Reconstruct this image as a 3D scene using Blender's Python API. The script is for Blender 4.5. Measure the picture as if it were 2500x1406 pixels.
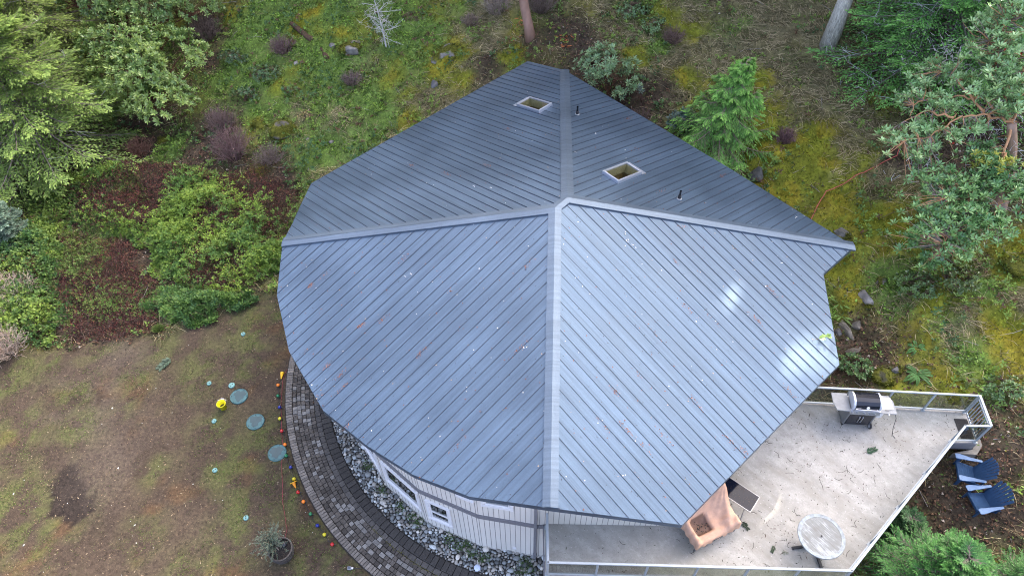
import bpy, bmesh, math, random
import numpy as np
from math import radians, sin, cos, tan, pi, sqrt, atan2, degrees
from mathutils import Vector, Matrix, Euler

for o in list(bpy.data.objects):
    bpy.data.objects.remove(o)
scn = bpy.context.scene
COL = scn.collection
rng = np.random.default_rng(7)
random.seed(7)

# ------------------------------------------------------------------ camera
F, CX, CY, HC = 1766.4, 1250.0, 703.0, 22.6
THETA, ROLL = radians(50.7717), radians(-1.4048)
_fw = np.array([0, cos(THETA), -sin(THETA)])
_r0 = np.array([1.0, 0, 0]); _u0 = np.cross(_r0, _fw)
CR = cos(ROLL) * _r0 + sin(ROLL) * _u0
CU = -sin(ROLL) * _r0 + cos(ROLL) * _u0
CW = _fw
CAMP = np.array([0, 0, HC])
camd = bpy.data.cameras.new("camera")
camd.sensor_width = 36.0
camd.lens = F / 2500.0 * 36.0
camd.clip_start = 0.5
camd.clip_end = 2000.0
camo = bpy.data.objects.new("camera", camd)
COL.objects.link(camo)
camo.matrix_world = Matrix(((CR[0], CU[0], -CW[0], 0), (CR[1], CU[1], -CW[1], 0), (CR[2], CU[2], -CW[2], HC), (0, 0, 0, 1)))
scn.camera = camo

# ------------------------------------------------------------------ light
SUN_AZ = radians(57.0)       # direction to the sun in plan, from +X towards +Y
SUN_EL = radians(25.0)
TO_SUN = np.array([cos(SUN_AZ) * cos(SUN_EL), sin(SUN_AZ) * cos(SUN_EL), sin(SUN_EL)])
world = bpy.data.worlds.new("World")
scn.world = world
world.use_nodes = True
wn = world.node_tree.nodes; wl = world.node_tree.links
wn.clear()
wo = wn.new('ShaderNodeOutputWorld'); wb = wn.new('ShaderNodeBackground'); ws = wn.new('ShaderNodeTexSky')
ws.sky_type = 'NISHITA'; ws.sun_disc = False
ws.sun_elevation = SUN_EL
ws.sun_rotation = pi / 2 - SUN_AZ
ws.air_density = 0.3; ws.dust_density = 8.0; ws.ozone_density = 0.0
wb.inputs['Strength'].default_value = 0.15
wl.new(ws.outputs[0], wb.inputs[0]); wl.new(wb.outputs[0], wo.inputs[0])
sund = bpy.data.lights.new("sun", 'SUN')
sund.energy = 2.2; sund.angle = radians(0.5); sund.color = (1.0, 0.93, 0.82)
suno = bpy.data.objects.new("sun", sund); COL.objects.link(suno)
suno.rotation_euler = Vector(TO_SUN).to_track_quat('Z', 'Y').to_euler()
scn.view_settings.view_transform = 'Standard'
scn.view_settings.look = 'None'
scn.view_settings.gamma = 1.0
scn.view_settings.exposure = 3.9
scn.cycles.pixel_filter_type = 'BLACKMAN_HARRIS'; scn.cycles.filter_width = 1.05
scn.cycles.use_denoising = True; scn.cycles.denoising_input_passes = 'RGB_ALBEDO_NORMAL'; scn.cycles.denoising_prefilter = 'NONE'

# ------------------------------------------------------------------ geometry helpers
def rays(px, py):
    px = np.asarray(px, float); py = np.asarray(py, float)
    v = CW[None] * F + CR[None] * (px.reshape(-1, 1) - CX) - CU[None] * (py.reshape(-1, 1) - CY)
    return v / np.linalg.norm(v, axis=1, keepdims=True)
def atz(px, py, z):
    v = rays([px], [py])[0]
    return CAMP + v * ((z - HC) / v[2])

_T = {}
def vnoise(x, y, seed=0):
    if seed not in _T:
        _T[seed] = np.random.default_rng(1000 + seed).random((256, 256))
    t = _T[seed]
    xi = np.floor(x).astype(int); yi = np.floor(y).astype(int)
    fx = x - xi; fy = y - yi
    fx = fx * fx * (3 - 2 * fx); fy = fy * fy * (3 - 2 * fy)
    a = t[xi & 255, yi & 255]; b = t[(xi + 1) & 255, yi & 255]
    c = t[xi & 255, (yi + 1) & 255]; d = t[(xi + 1) & 255, (yi + 1) & 255]
    return a * (1 - fx) * (1 - fy) + b * fx * (1 - fy) + c * (1 - fx) * fy + d * fx * fy
def fbm(x, y, seed=0, octv=4):
    s = 0; a = 0.5; n = 0
    for k in range(octv):
        s = s + a * vnoise(x * 2 ** k + 17.3 * k, y * 2 ** k - 9.1 * k, seed + k); n += a; a *= 0.55
    return s / n
def sstep(a, b, x):
    t = np.clip((x - a) / (b - a), 0, 1)
    return t * t * (3 - 2 * t)
def splus(x, k):
    return k * np.logaddexp(0, x / k)

PC = (1.6, 15.2)                 # centre of the curved wall and path
LAWN_X = np.array([-400, -19.3, -17.3, -15, -13.6, -11.8, -9.3, -8.0, -6, 0.0, 4, 9, 12, 400.])
LAWN_Y = np.array([15.5, 15.5, 16.0, 16.2, 16.3, 17.4, 18.6, 18.4, 15, 9.0, 5, 2, -4, -60.])
def lawn_mask(x, y):
    yb = np.interp(x, LAWN_X, LAWN_Y)
    n = (fbm(x * 0.9, y * 0.9, 31, 3) - 0.5) * 1.4
    return 1 - sstep(-0.35, 0.35, y - yb + n)
def gz0(x, y):
    s = y - 18 + 1.1 * (x + 6)
    h = 0.155 * splus(s, 1.6) + 0.10 * splus(y - 26, 2.0)
    h = 16 * (1 - np.exp(-h / 16))
    return h - 0.02 * sstep(0, 1, 1 - (y - 5) / 10)
def gz(x, y):
    x = np.asarray(x, float); y = np.asarray(y, float)
    h = gz0(x, y)
    lm = lawn_mask(x, y)
    n = (fbm(x * 0.35, y * 0.35, 3, 3) - 0.5) * 0.55 + (fbm(x * 1.3, y * 1.3, 5, 3) - 0.5) * 0.34
    nl = (fbm(x * 0.5, y * 0.5, 8, 4) - 0.5) * 0.10
    h = h + n * (1 - lm) + nl * lm
    d = np.hypot(x - PC[0], y - PC[1])
    flat = (1 - sstep(10.0, 10.6, d)) * (1 - sstep(9, 13, y)) * (1 - sstep(0.5, 2.0, x))
    flat = np.maximum(flat, (1 - sstep(10.0, 10.5, d)) * (1 - sstep(-6.0, -5.0, x)) * (1 - sstep(15.4, 16.4, y)))
    return h * (1 - flat) - 0.03 * flat
def hit(px, py):
    v = rays([px], [py])[0]
    t = np.linspace(12, 90, 3000)
    P = CAMP[None] + v[None] * t[:, None]
    dz = P[:, 2] - gz(P[:, 0], P[:, 1])
    i = int(np.argmax(dz < 0))
    a, b = dz[i - 1], dz[i]
    tt = t[i - 1] + (t[i] - t[i - 1]) * a / (a - b)
    return CAMP + v * tt
def proj(P):
    P = np.asarray(P, float) - CAMP
    w = P @ CW
    return CX + F * (P @ CR) / w, CY - F * (P @ CU) / w

class MB:
    def __init__(s):
        s.v = []; s.f = []; s.c = []; s.cur = (1, 1, 1, 1)
    def add(s, vs, fs, col=None):
        n = len(s.v)
        s.v += [tuple(map(float, p)) for p in vs]
        s.f += [tuple(i + n for i in f) for f in fs]
        s.c += [col or s.cur] * len(vs)
    def box(s, c, size, rz=0.0, col=None, M=None):
        a, b, d = [q / 2 for q in size]
        vs = []
        for z in (-d, d):
            for x, y in ((-a, -b), (a, -b), (a, b), (-a, b)):
                p = Vector((x * cos(rz) - y * sin(rz), x * sin(rz) + y * cos(rz), z))
                if M is not None: p = M @ p
                vs.append(p + Vector(c))
        s.add(vs, [(3, 2, 1, 0), (4, 5, 6, 7), (0, 1, 5, 4), (1, 2, 6, 5), (2, 3, 7, 6), (3, 0, 4, 7)], col)
    def bar(s, a, b, w, h, up=(0, 0, 1), col=None):
        a = Vector(a); b = Vector(b); d = (b - a).normalized(); up = Vector(up)
        x = d.cross(up)
        if x.length < 1e-4: x = d.cross(Vector((1, 0, 0)))
        x.normalize(); u = x.cross(d)
        vs = []
        for q in (a, b):
            for i, j in ((-1, -1), (1, -1), (1, 1), (-1, 1)):
                vs.append(q + x * (i * w / 2) + u * (j * h / 2))
        s.add(vs, [(0, 1, 2, 3), (7, 6, 5, 4), (0, 4, 5, 1), (1, 5, 6, 2), (2, 6, 7, 3), (3, 7, 4, 0)], col)
    def tube(s, pts, r, n=8, col=None, cap=True):
        pts = [Vector(p) for p in pts]
        rs = r if hasattr(r, '__len__') else [r] * len(pts)
        vs = []; fs = []; K = len(pts); ref = None
        for i, p in enumerate(pts):
            d = (pts[min(i + 1, K - 1)] - pts[max(i - 1, 0)]).normalized()
            if ref is None:
                ref = d.orthogonal().normalized()
            ref = (ref - d * ref.dot(d)).normalized()
            u = d.cross(ref)
            for k in range(n):
                a = 2 * pi * k / n
                vs.append(p + (ref * cos(a) + u * sin(a)) * rs[i])
        for i in range(K - 1):
            for k in range(n):
                k2 = (k + 1) % n
                fs.append((i * n + k, i * n + k2, (i + 1) * n + k2, (i + 1) * n + k))
        if cap:
            fs.append(tuple(range(n - 1, -1, -1))); fs.append(tuple((K - 1) * n + k for k in range(n)))
        s.add(vs, fs, col)
    def lathe(s, prof, c=(0, 0, 0), n=24, col=None, axis=None, cap=True):
        vs = []; fs = []; K = len(prof)
        M = Vector((0, 0, 1)).rotation_difference(Vector(axis)).to_matrix() if axis is not None else None
        for r, z in prof:
            for k in range(n):
                a = 2 * pi * k / n
                p = Vector((r * cos(a), r * sin(a), z))
                if M is not None: p = M @ p
                vs.append(p + Vector(c))
        for i in range(K - 1):
            for k in range(n):
                k2 = (k + 1) % n
                fs.append((i * n + k, i * n + k2, (i + 1) * n + k2, (i + 1) * n + k))
        if cap and prof[0][0] > 1e-4: fs.append(tuple(range(n - 1, -1, -1)))
        if cap and prof[-1][0] > 1e-4: fs.append(tuple((K - 1) * n + k for k in range(n)))
        s.add(vs, fs, col)
    def sphere(s, c, r, n=12, m=8, col=None, sc=(1, 1, 1)):
        prof = [(max(1e-5, r * sin(pi * i / m)), -r * cos(pi * i / m)) for i in range(m + 1)]
        k0 = len(s.v)
        s.lathe(prof, (0, 0, 0), n, col)
        for i in range(k0, len(s.v)):
            x, y, z = s.v[i]
            s.v[i] = (x * sc[0] + c[0], y * sc[1] + c[1], z * sc[2] + c[2])
    def prism(s, poly, z0, z1, col=None):
        n = len(poly)
        vs = [(p[0], p[1], z0) for p in poly] + [(p[0], p[1], z1) for p in poly]
        fs = [tuple(range(n - 1, -1, -1)), tuple(range(n, 2 * n))] + [(i, (i + 1) % n, n + (i + 1) % n, n + i) for i in range(n)]
        s.add(vs, fs, col)
    def quad(s, a, b, c, d, col=None):
        s.add([a, b, c, d], [(0, 1, 2, 3)], col)
    def build(s, name, mat, parent=None, off=(0, 0, 0), smooth=False, bevel=0.0):
        me = bpy.data.meshes.new(name)
        off = Vector(off)
        me.from_pydata([tuple(Vector(p) - off) for p in s.v], [], s.f)
        ca = me.color_attributes.new("Col", 'FLOAT_COLOR', 'POINT')
        ca.data.foreach_set("color", np.array(s.c, dtype=np.float32).ravel())
        if smooth:
            me.polygons.foreach_set("use_smooth", [True] * len(me.polygons))
        me.update()
        ob = bpy.data.objects.new(name, me)
        COL.objects.link(ob)
        me.materials.append(mat)
        if parent is not None: ob.parent = parent
        if bevel > 0:
            bv = ob.modifiers.new("bevel", 'BEVEL'); bv.width = bevel; bv.segments = 2; bv.limit_method = 'ANGLE'
        if smooth == 'auto':
            me.set_sharp_from_angle(angle=radians(40))
        return ob

def np_mesh(name, V, Q, C, mat, parent=None, off=None, smooth=False):
    """V (n,3), Q (m,k) face indices, C (n,3) colours"""
    if off is not None: V = V - np.asarray(off)[None]
    many = name in ('branch', 'twigs', 'berries', 'dead_twigs')
    me = bpy.data.meshes.new(name)
    n = len(V); m = len(Q); k = Q.shape[1]
    me.vertices.add(n); me.vertices.foreach_set("co", V.astype(np.float32).ravel())
    me.loops.add(m * k); me.loops.foreach_set("vertex_index", Q.astype(np.int32).ravel())
    me.polygons.add(m)
    me.polygons.foreach_set("loop_start", np.arange(0, m * k, k, dtype=np.int32))
    if smooth:
        me.polygons.foreach_set("use_smooth", np.ones(m, dtype=bool))
    me.update(calc_edges=True)
    ca = me.color_attributes.new("Col", 'FLOAT_COLOR', 'POINT')
    C4 = np.ones((n, 4), np.float32); C4[:, :3] = C
    ca.data.foreach_set("color", C4.ravel())
    me.materials.append(mat)
    ob = bpy.data.objects.new(name, me)
    if many: ob['kind'] = 'stuff'
    COL.objects.link(ob)
    if parent is not None: ob.parent = parent
    return ob

def nrm(v):
    return v / np.maximum(np.linalg.norm(v, axis=-1, keepdims=True), 1e-9)
def leaves(P, D, U, L, W, C, fold=0.25, mid=0.5):
    """diamond leaves: base P, direction D, face normal hint U"""
    N = len(P)
    L = np.broadcast_to(np.asarray(L, float), (N,))[:, None]; W = np.broadcast_to(np.asarray(W, float), (N,))[:, None]
    D = nrm(D); S = nrm(np.cross(D, U)); Nn = np.cross(S, D)
    m = P + D * L * mid
    lf = m + S * W * 0.5 + Nn * W * fold * 0.5
    rt = m - S * W * 0.5 + Nn * W * fold * 0.5
    tp = P + D * L
    V = np.stack([P, rt, tp, lf], 1).reshape(-1, 3)
    Q = np.arange(4 * N).reshape(N, 4)
    return V, Q, np.repeat(C, 4, axis=0)
def tubes(PT, RD, C, n=3):
    """PT (N,K,3) polylines, RD (N,K) radii"""
    N, K, _ = PT.shape
    T = np.gradient(PT, axis=1); T = nrm(T)
    ref = np.where(np.abs(T[..., 2:3]) > 0.9, np.array([1.0, 0, 0]), np.array([0, 0, 1.0]))
    A = nrm(np.cross(T, ref)); B = np.cross(T, A)
    ang = np.arange(n) * 2 * pi / n
    V = PT[:, :, None, :] + (A[:, :, None, :] * np.cos(ang)[None, None, :, None] + B[:, :, None, :] * np.sin(ang)[None, None, :, None]) * RD[:, :, None, None]
    V = V.reshape(-1, 3)
    i, j, k = np.meshgrid(np.arange(N), np.arange(K - 1), np.arange(n), indexing='ij')
    b = i * K * n + j * n
    Q = np.stack([b + k, b + (k + 1) % n, b + n + (k + 1) % n, b + n + k], -1).reshape(-1, 4)
    return V, Q, np.repeat(C, K * n, axis=0)
def cat(*parts):
    V = []; Q = []; C = []; o = 0
    for v, q, c in parts:
        V.append(v); Q.append(q + o); C.append(c); o += len(v)
    return np.concatenate(V), np.concatenate(Q), np.concatenate(C)
def rdir(n, r=rng):
    return nrm(r.normal(size=(n, 3)))

def tag(o, label=None, catg=None, group=None, kind=None):
    if label: o['label'] = label
    if catg: o['category'] = catg
    if group: o['group'] = group
    if kind: o['kind'] = kind
    return o
def thing(name, label, catg, loc=(0, 0, 0), rz=0.0, group=None):
    o = bpy.data.objects.new(name, None); COL.objects.link(o)
    o.location = tuple(float(q) for q in loc); o.rotation_euler = (0, 0, rz); o.empty_display_size = 0.3
    return tag(o, label, catg, group)

# ------------------------------------------------------------------ materials
def mat(name, col=(0.5, 0.5, 0.5), rough=0.6, metal=0.0, vary=0.0, scale=8.0, bump=0.0, bscale=40.0, attr=False, spec=0.5, transl=0.0, stretch=None):
    m = bpy.data.materials.new(name); m.use_nodes = True
    nt = m.node_tree; b = nt.nodes['Principled BSDF']
    b.inputs['Roughness'].default_value = rough; b.inputs['Metallic'].default_value = metal
    b.inputs['Specular IOR Level'].default_value = spec
    src = None
    if attr:
        a = nt.nodes.new('ShaderNodeVertexColor'); a.layer_name = "Col"; src = a.outputs['Color']
    tc = nt.nodes.new('ShaderNodeTexCoord'); co = tc.outputs['Object']
    if stretch:
        mp = nt.nodes.new('ShaderNodeMapping'); mp.inputs['Scale'].default_value = stretch
        nt.links.new(co, mp.inputs['Vector']); co = mp.outputs['Vector']
    if vary > 0:
        n = nt.nodes.new('ShaderNodeTexNoise'); n.inputs['Scale'].default_value = scale; n.inputs['Detail'].default_value = 6
        n.inputs['Roughness'].default_value = 0.65
        nt.links.new(co, n.inputs['Vector'])
        r = nt.nodes.new('ShaderNodeMapRange'); r.inputs[1].default_value = 0.3; r.inputs[2].default_value = 0.7
        r.inputs[3].default_value = 1 - vary; r.inputs[4].default_value = 1 + vary
        nt.links.new(n.outputs['Fac'], r.inputs[0])
        mx = nt.nodes.new('ShaderNodeMix'); mx.data_type = 'RGBA'; mx.blend_type = 'MULTIPLY'; mx.inputs[0].default_value = 1.0
        if src is not None: nt.links.new(src, mx.inputs[6])
        else: mx.inputs[6].default_value = (*col, 1)
        nt.links.new(r.outputs[0], mx.inputs[7]); src = mx.outputs[2]
    if src is not None: nt.links.new(src, b.inputs['Base Color'])
    else: b.inputs['Base Color'].default_value = (*col, 1)
    if bump > 0:
        n2 = nt.nodes.new('ShaderNodeTexNoise'); n2.inputs['Scale'].default_value = bscale; n2.inputs['Detail'].default_value = 5
        nt.links.new(co, n2.inputs['Vector'])
        bp = nt.nodes.new('ShaderNodeBump'); bp.inputs['Strength'].default_value = bump; bp.inputs['Distance'].default_value = 0.02
        nt.links.new(n2.outputs['Fac'], bp.inputs['Height']); nt.links.new(bp.outputs['Normal'], b.inputs['Normal'])
    if transl > 0:
        out = nt.nodes['Material Output']; t = nt.nodes.new('ShaderNodeBsdfTranslucent'); ms = nt.nodes.new('ShaderNodeMixShader')
        ms.inputs[0].default_value = transl
        if src is not None: nt.links.new(src, t.inputs['Color'])
        else: t.inputs['Color'].default_value = (*col, 1)
        nt.links.new(b.outputs[0], ms.inputs[1]); nt.links.new(t.outputs[0], ms.inputs[2]); nt.links.new(ms.outputs[0], out.inputs[0])
    return m
def glass(name, tint, refl=1.0):
    m = bpy.data.materials.new(name); m.use_nodes = True
    nt = m.node_tree; nt.nodes.remove(nt.nodes['Principled BSDF']); out = nt.nodes['Material Output']
    t = nt.nodes.new('ShaderNodeBsdfTransparent'); t.inputs[0].default_value = (*tint, 1)
    g = nt.nodes.new('ShaderNodeBsdfGlossy'); g.inputs['Roughness'].default_value = 0.02
    f = nt.nodes.new('ShaderNodeLayerWeight'); f.inputs['Blend'].default_value = 0.5
    p5 = nt.nodes.new('ShaderNodeMath'); p5.operation = 'POWER'; p5.inputs[1].default_value = 4.0 if refl < 2 else 2.2
    k = nt.nodes.new('ShaderNodeMath'); k.operation = 'MULTIPLY_ADD'; k.inputs[1].default_value = 0.9; k.inputs[2].default_value = 0.045 * refl; k.use_clamp = True
    nt.links.new(f.outputs['Facing'], p5.inputs[0]); f = p5
    ms = nt.nodes.new('ShaderNodeMixShader')
    nt.links.new(f.outputs[0], k.inputs[0]); nt.links.new(k.outputs[0], ms.inputs[0])
    nt.links.new(t.outputs[0], ms.inputs[1]); nt.links.new(g.outputs[0], ms.inputs[2]); nt.links.new(ms.outputs[0], out.inputs[0])
    return m

M_leaf = mat("leaf", attr=True, rough=0.55, spec=0.35, transl=0.18)
M_leafgloss = mat("glossy_leaf", attr=True, rough=0.36, spec=0.6, transl=0.1)
M_bark = mat("bark", attr=True, rough=0.9, vary=0.3, scale=9, bump=0.6, bscale=14, spec=0.2)
M_dry = mat("dry_stem", attr=True, rough=0.85, spec=0.2)
M_rock = mat("rock", attr=True, rough=0.9, vary=0.45, scale=3.5, bump=0.7, bscale=10, spec=0.25)
M_white = mat("white_vinyl", (0.68, 0.68, 0.67), 0.4, vary=0.04, scale=3)
M_alu = mat("white_aluminium_rail", (0.31, 0.35, 0.37), 0.4, 0.1, vary=0.05, scale=3)
M_grey = mat("grey_trim", (0.17, 0.17, 0.18), 0.5, vary=0.08, scale=4)
M_black = mat("black_enamel", (0.012, 0.013, 0.018), 0.18, vary=0.2, scale=6)
M_rubber = mat("black_rubber", (0.02, 0.02, 0.022), 0.7, vary=0.2, scale=20)
M_steel = mat("brushed_steel", (0.5, 0.51, 0.53), 0.3, 0.85, vary=0.12, scale=5, stretch=(1, 12, 1))
M_glass = glass("railing_glass", (0.74, 0.77, 0.76), 1.0)
M_winglass = glass("window_glass", (0.5, 0.55, 0.55), 2.5)
M_skyglass = glass("skylight_glass", (0.80, 0.81, 0.78), 1.3)

# metal roof paint: slate blue, faint pencil lines along the pans, dusty blotches, rain spots
def roof_mat(name, base, seamdir):
    m = bpy.data.materials.new(name); m.use_nodes = True
    nt = m.node_tree; N = nt.nodes; L = nt.links; b = N['Principled BSDF']
    b.inputs['Metallic'].default_value = 0.5; b.inputs['Specular IOR Level'].default_value = 0.5
    tc = N.new('ShaderNodeTexCoord')
    n1 = N.new('ShaderNodeTexNoise'); n1.inputs['Scale'].default_value = 0.55; n1.inputs['Detail'].default_value = 5
    n2 = N.new('ShaderNodeTexNoise'); n2.inputs['Scale'].default_value = 26.0; n2.inputs['Detail'].default_value = 3
    L.new(tc.outputs['Object'], n1.inputs['Vector']); L.new(tc.outputs['Object'], n2.inputs['Vector'])
    # streaks: noise squeezed across the seams
    mp = N.new('ShaderNodeMapping'); mp.inputs['Rotation'].default_value = (0, 0, seamdir); mp.inputs['Scale'].default_value = (4.0, 1 / 16.0, 4.0)
    mp.vector_type = 'TEXTURE'
    L.new(tc.outputs['Object'], mp.inputs['Vector'])
    n3 = N.new('ShaderNodeTexNoise'); n3.inputs['Scale'].default_value = 1.0; n3.inputs['Detail'].default_value = 3
    L.new(mp.outputs['Vector'], n3.inputs['Vector'])
    # rain spots
    vo = N.new('ShaderNodeTexVoronoi'); vo.inputs['Scale'].default_value = 16.0
    L.new(tc.outputs['Object'], vo.inputs['Vector'])
    sp = N.new('ShaderNodeMapRange'); sp.inputs[1].default_value = 0.10; sp.inputs[2].default_value = 0.17; sp.inputs[3].default_value = 0.80; sp.inputs[4].default_value = 1.0
    L.new(vo.outputs['Distance'], sp.inputs[0])
    def rng_(src, a, c):
        r = N.new('ShaderNodeMapRange'); r.inputs[1].default_value = 0.3; r.inputs[2].default_value = 0.7; r.inputs[3].default_value = a; r.inputs[4].default_value = c
        L.new(src, r.inputs[0]); return r.outputs[0]
    def mul(a, c):
        q = N.new('ShaderNodeMath'); q.operation = 'MULTIPLY'; L.new(a, q.inputs[0]); L.new(c, q.inputs[1]); return q.outputs[0]
    f = mul(mul(rng_(n1.outputs['Fac'], 0.86, 1.13), rng_(n2.outputs['Fac'], 0.93, 1.07)), mul(rng_(n3.outputs['Fac'], 0.84, 1.14), sp.outputs[0]))
    mx = N.new('ShaderNodeMix'); mx.data_type = 'RGBA'; mx.blend_type = 'MULTIPLY'; mx.inputs[0].default_value = 1
    mx.inputs[6].default_value = (*base, 1); L.new(f, mx.inputs[7]); L.new(mx.outputs[2], b.inputs['Base Color'])
    L.new(rng_(n1.outputs['Fac'], 0.40, 0.52), b.inputs['Roughness'])
    bp = N.new('ShaderNodeBump'); bp.inputs['Strength'].default_value = 0.25; bp.inputs['Distance'].default_value = 0.01
    L.new(n3.outputs['Fac'], bp.inputs['Height']); L.new(bp.outputs['Normal'], b.inputs['Normal'])
    return m
ROOFC = (0.078, 0.120, 0.171)

# ------------------------------------------------------------------ ground
EXCL = [(-7.2, 17.0), (-6.6, 19.6), (0.9, 26.4), (2.3, 25.0), (7.8, 19.0), (10.0, 15.4), (9.2, 14.2), (9.0, 11.4), (13.6, 10.9), (13.6, 10.0), (13.0, 10.0), (8.5, 6.0), (0.7, 6.3), (0.5, 7.4), (-1.2, 7.2), (-4, 8.9), (-6, 11.8), (-6.9, 14.5)]
def in_poly(x, y, poly):
    r = np.zeros(len(x), bool); n = len(poly)
    for i in range(n):
        x1, y1 = poly[i]; x2, y2 = poly[(i + 1) % n]
        c = ((y1 > y) != (y2 > y)) & (x < (x2 - x1) * (y - y1) / (y2 - y1 + 1e-12) + x1)
        r ^= c
    return r
# patches of ground cover, listed where the photo shows them: (px, py, radius in px)
def blob(x, y, lst, hard=1.0):
    m = np.zeros_like(x)
    for px, py, r in lst:
        g = hit(px, py); k = np.linalg.norm(g - CAMP) / F
        rr = r * k
        m = np.maximum(m, np.exp(-(((x - g[0]) ** 2 + ((y - g[1]) / 1.25) ** 2) / rr ** 2) ** hard))
    return m
B_moss = [(1750, 420, 110), (1900, 420, 130), (2000, 500, 150), (2100, 560, 120), (1880, 330, 80), (1860, 200, 40), (1680, 200, 60), (2060, 660, 90), (2060, 720, 60), (2180, 640, 60),
          (2200, 860, 90), (2300, 900, 80), (1100, 130, 60), (1010, 230, 50), (690, 310, 50), (640, 300, 40), (640, 400, 40), (820, 90, 60), (740, 60, 50), (2480, 640, 60), (2440, 840, 70), (2160, 950, 60), (2460, 1000, 60), (1250, 130, 60), (1060, 170, 40), (2410, 780, 50), (2280, 760, 40), (1000, 280, 40), (960, 180, 45), (1120, 200, 50), (900, 60, 50), (780, 100, 45), (700, 200, 40), (560, 60, 40), (1050, 40, 50), (850, 420, 40), (1650, 60, 50), (1560, 130, 40), (2230, 560, 60), (2420, 920, 60), (2260, 820, 50), (2330, 660, 50), (2100, 430, 60), (2000, 370, 60)]
B_grass = [(600, 150, 110), (800, 190, 120), (900, 260, 110), (760, 380, 80), (640, 60, 90), (850, 40, 120), (1000, 60, 120), (700, 240, 90), (1050, 100, 60), (620, 250, 60), (860, 330, 80), (420, 360, 60), (1560, 40, 60), (1600, 90, 40), (2000, 770, 40), (2200, 700, 60), (2400, 700, 60), (2350, 860, 60), (760, 140, 80)]
B_dry = [(1900, 60, 190), (1780, 160, 120), (1650, 110, 140), (1500, 60, 120), (1950, 180, 120), (2030, 260, 90), (1180, 70, 90), (1130, 180, 60), (880, 230, 50), (740, 260, 50), (2250, 760, 90), (2330, 820, 80), (2400, 860, 80), (2080, 350, 90), (2150, 420, 80), (780, 300, 60), (850, 300, 60), (1620, 190, 70), (2350, 700, 60), (2450, 740, 80), (1060, 260, 70), (950, 380, 60), (820, 440, 60)]
B_dark = [(1400, 100, 90), (1300, 120, 70), (1450, 190, 90), (1530, 260, 90), (1600, 330, 60), (1190, 160, 60), (500, 350, 90), (350, 340, 70), (360, 640, 160), (300, 740, 140), (2130, 840, 60), (2100, 900, 70), (2400, 1130, 120), (2450, 1000, 70), (2300, 1230, 100), (2400, 350, 120), (2230, 380, 60), (520, 60, 60), (520, 130, 50), (450, 420, 130), (640, 450, 90), (1780, 430, 60), (2440, 1200, 90), (2030, 880, 60), (180, 480, 120), (100, 700, 120), (700, 470, 50)]

def ground_weights(x, y):
    j = 0.8
    xx = x + (fbm(x * 0.7, y * 0.7, 51, 3) - 0.5) * 2.2 * j; yy = y + (fbm(x * 0.7, y * 0.7, 61, 3) - 0.5) * 2.2 * j
    n1 = fbm(x * 0.8, y * 0.8, 41, 4) + .03; n2 = fbm(x * 0.8, y * 0.8, 45, 4); n3 = fbm(x * 1.1, y * 1.1, 48, 4)
    moss = blob(xx, yy, B_moss) * 1.05 + (n1 - 0.50) * 1.5
    grass = blob(xx, yy, B_grass) * 1.15 + (n2 - 0.48) * 1.3
    dry = blob(xx, yy, B_dry) * 0.72 + (n3 - 0.5) * 1.5
    dark = blob(xx, yy, B_dark) * 1.2 + (0.5 - n1) * 1.0
    base = np.full_like(x, 0.28)
    W = np.stack([moss, grass, dry, dark, base], 0)
    W = np.exp(np.clip(W, -1, 2) * 5.0)
    return W / W.sum(0)
def lawn_green(x, y):
    b = [(190, 960, 50), (205, 930, 40), (190, 1040, 45), (330, 920, 40), (640, 1060, 40), (560, 1130, 60), (640, 1180, 70), (520, 1060, 50), (600, 1250, 60), (350, 1310, 40), (100, 1280, 70), (40, 1230, 60), (20, 930, 60), (50, 1060, 60), (780, 1370, 60), (830, 1390, 50), (560, 1330, 60), (450, 1390, 40), (700, 1200, 50), (610, 790, 70), (680, 760, 50), (620, 860, 50), (250, 840, 40), (400, 840, 40), (380, 1150, 30), (60, 870, 50), (760, 1310, 40), (130, 880, 40), (500, 900, 60), (300, 990, 30), (600, 880, 50)]
    return blob(x, y, b)

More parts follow.
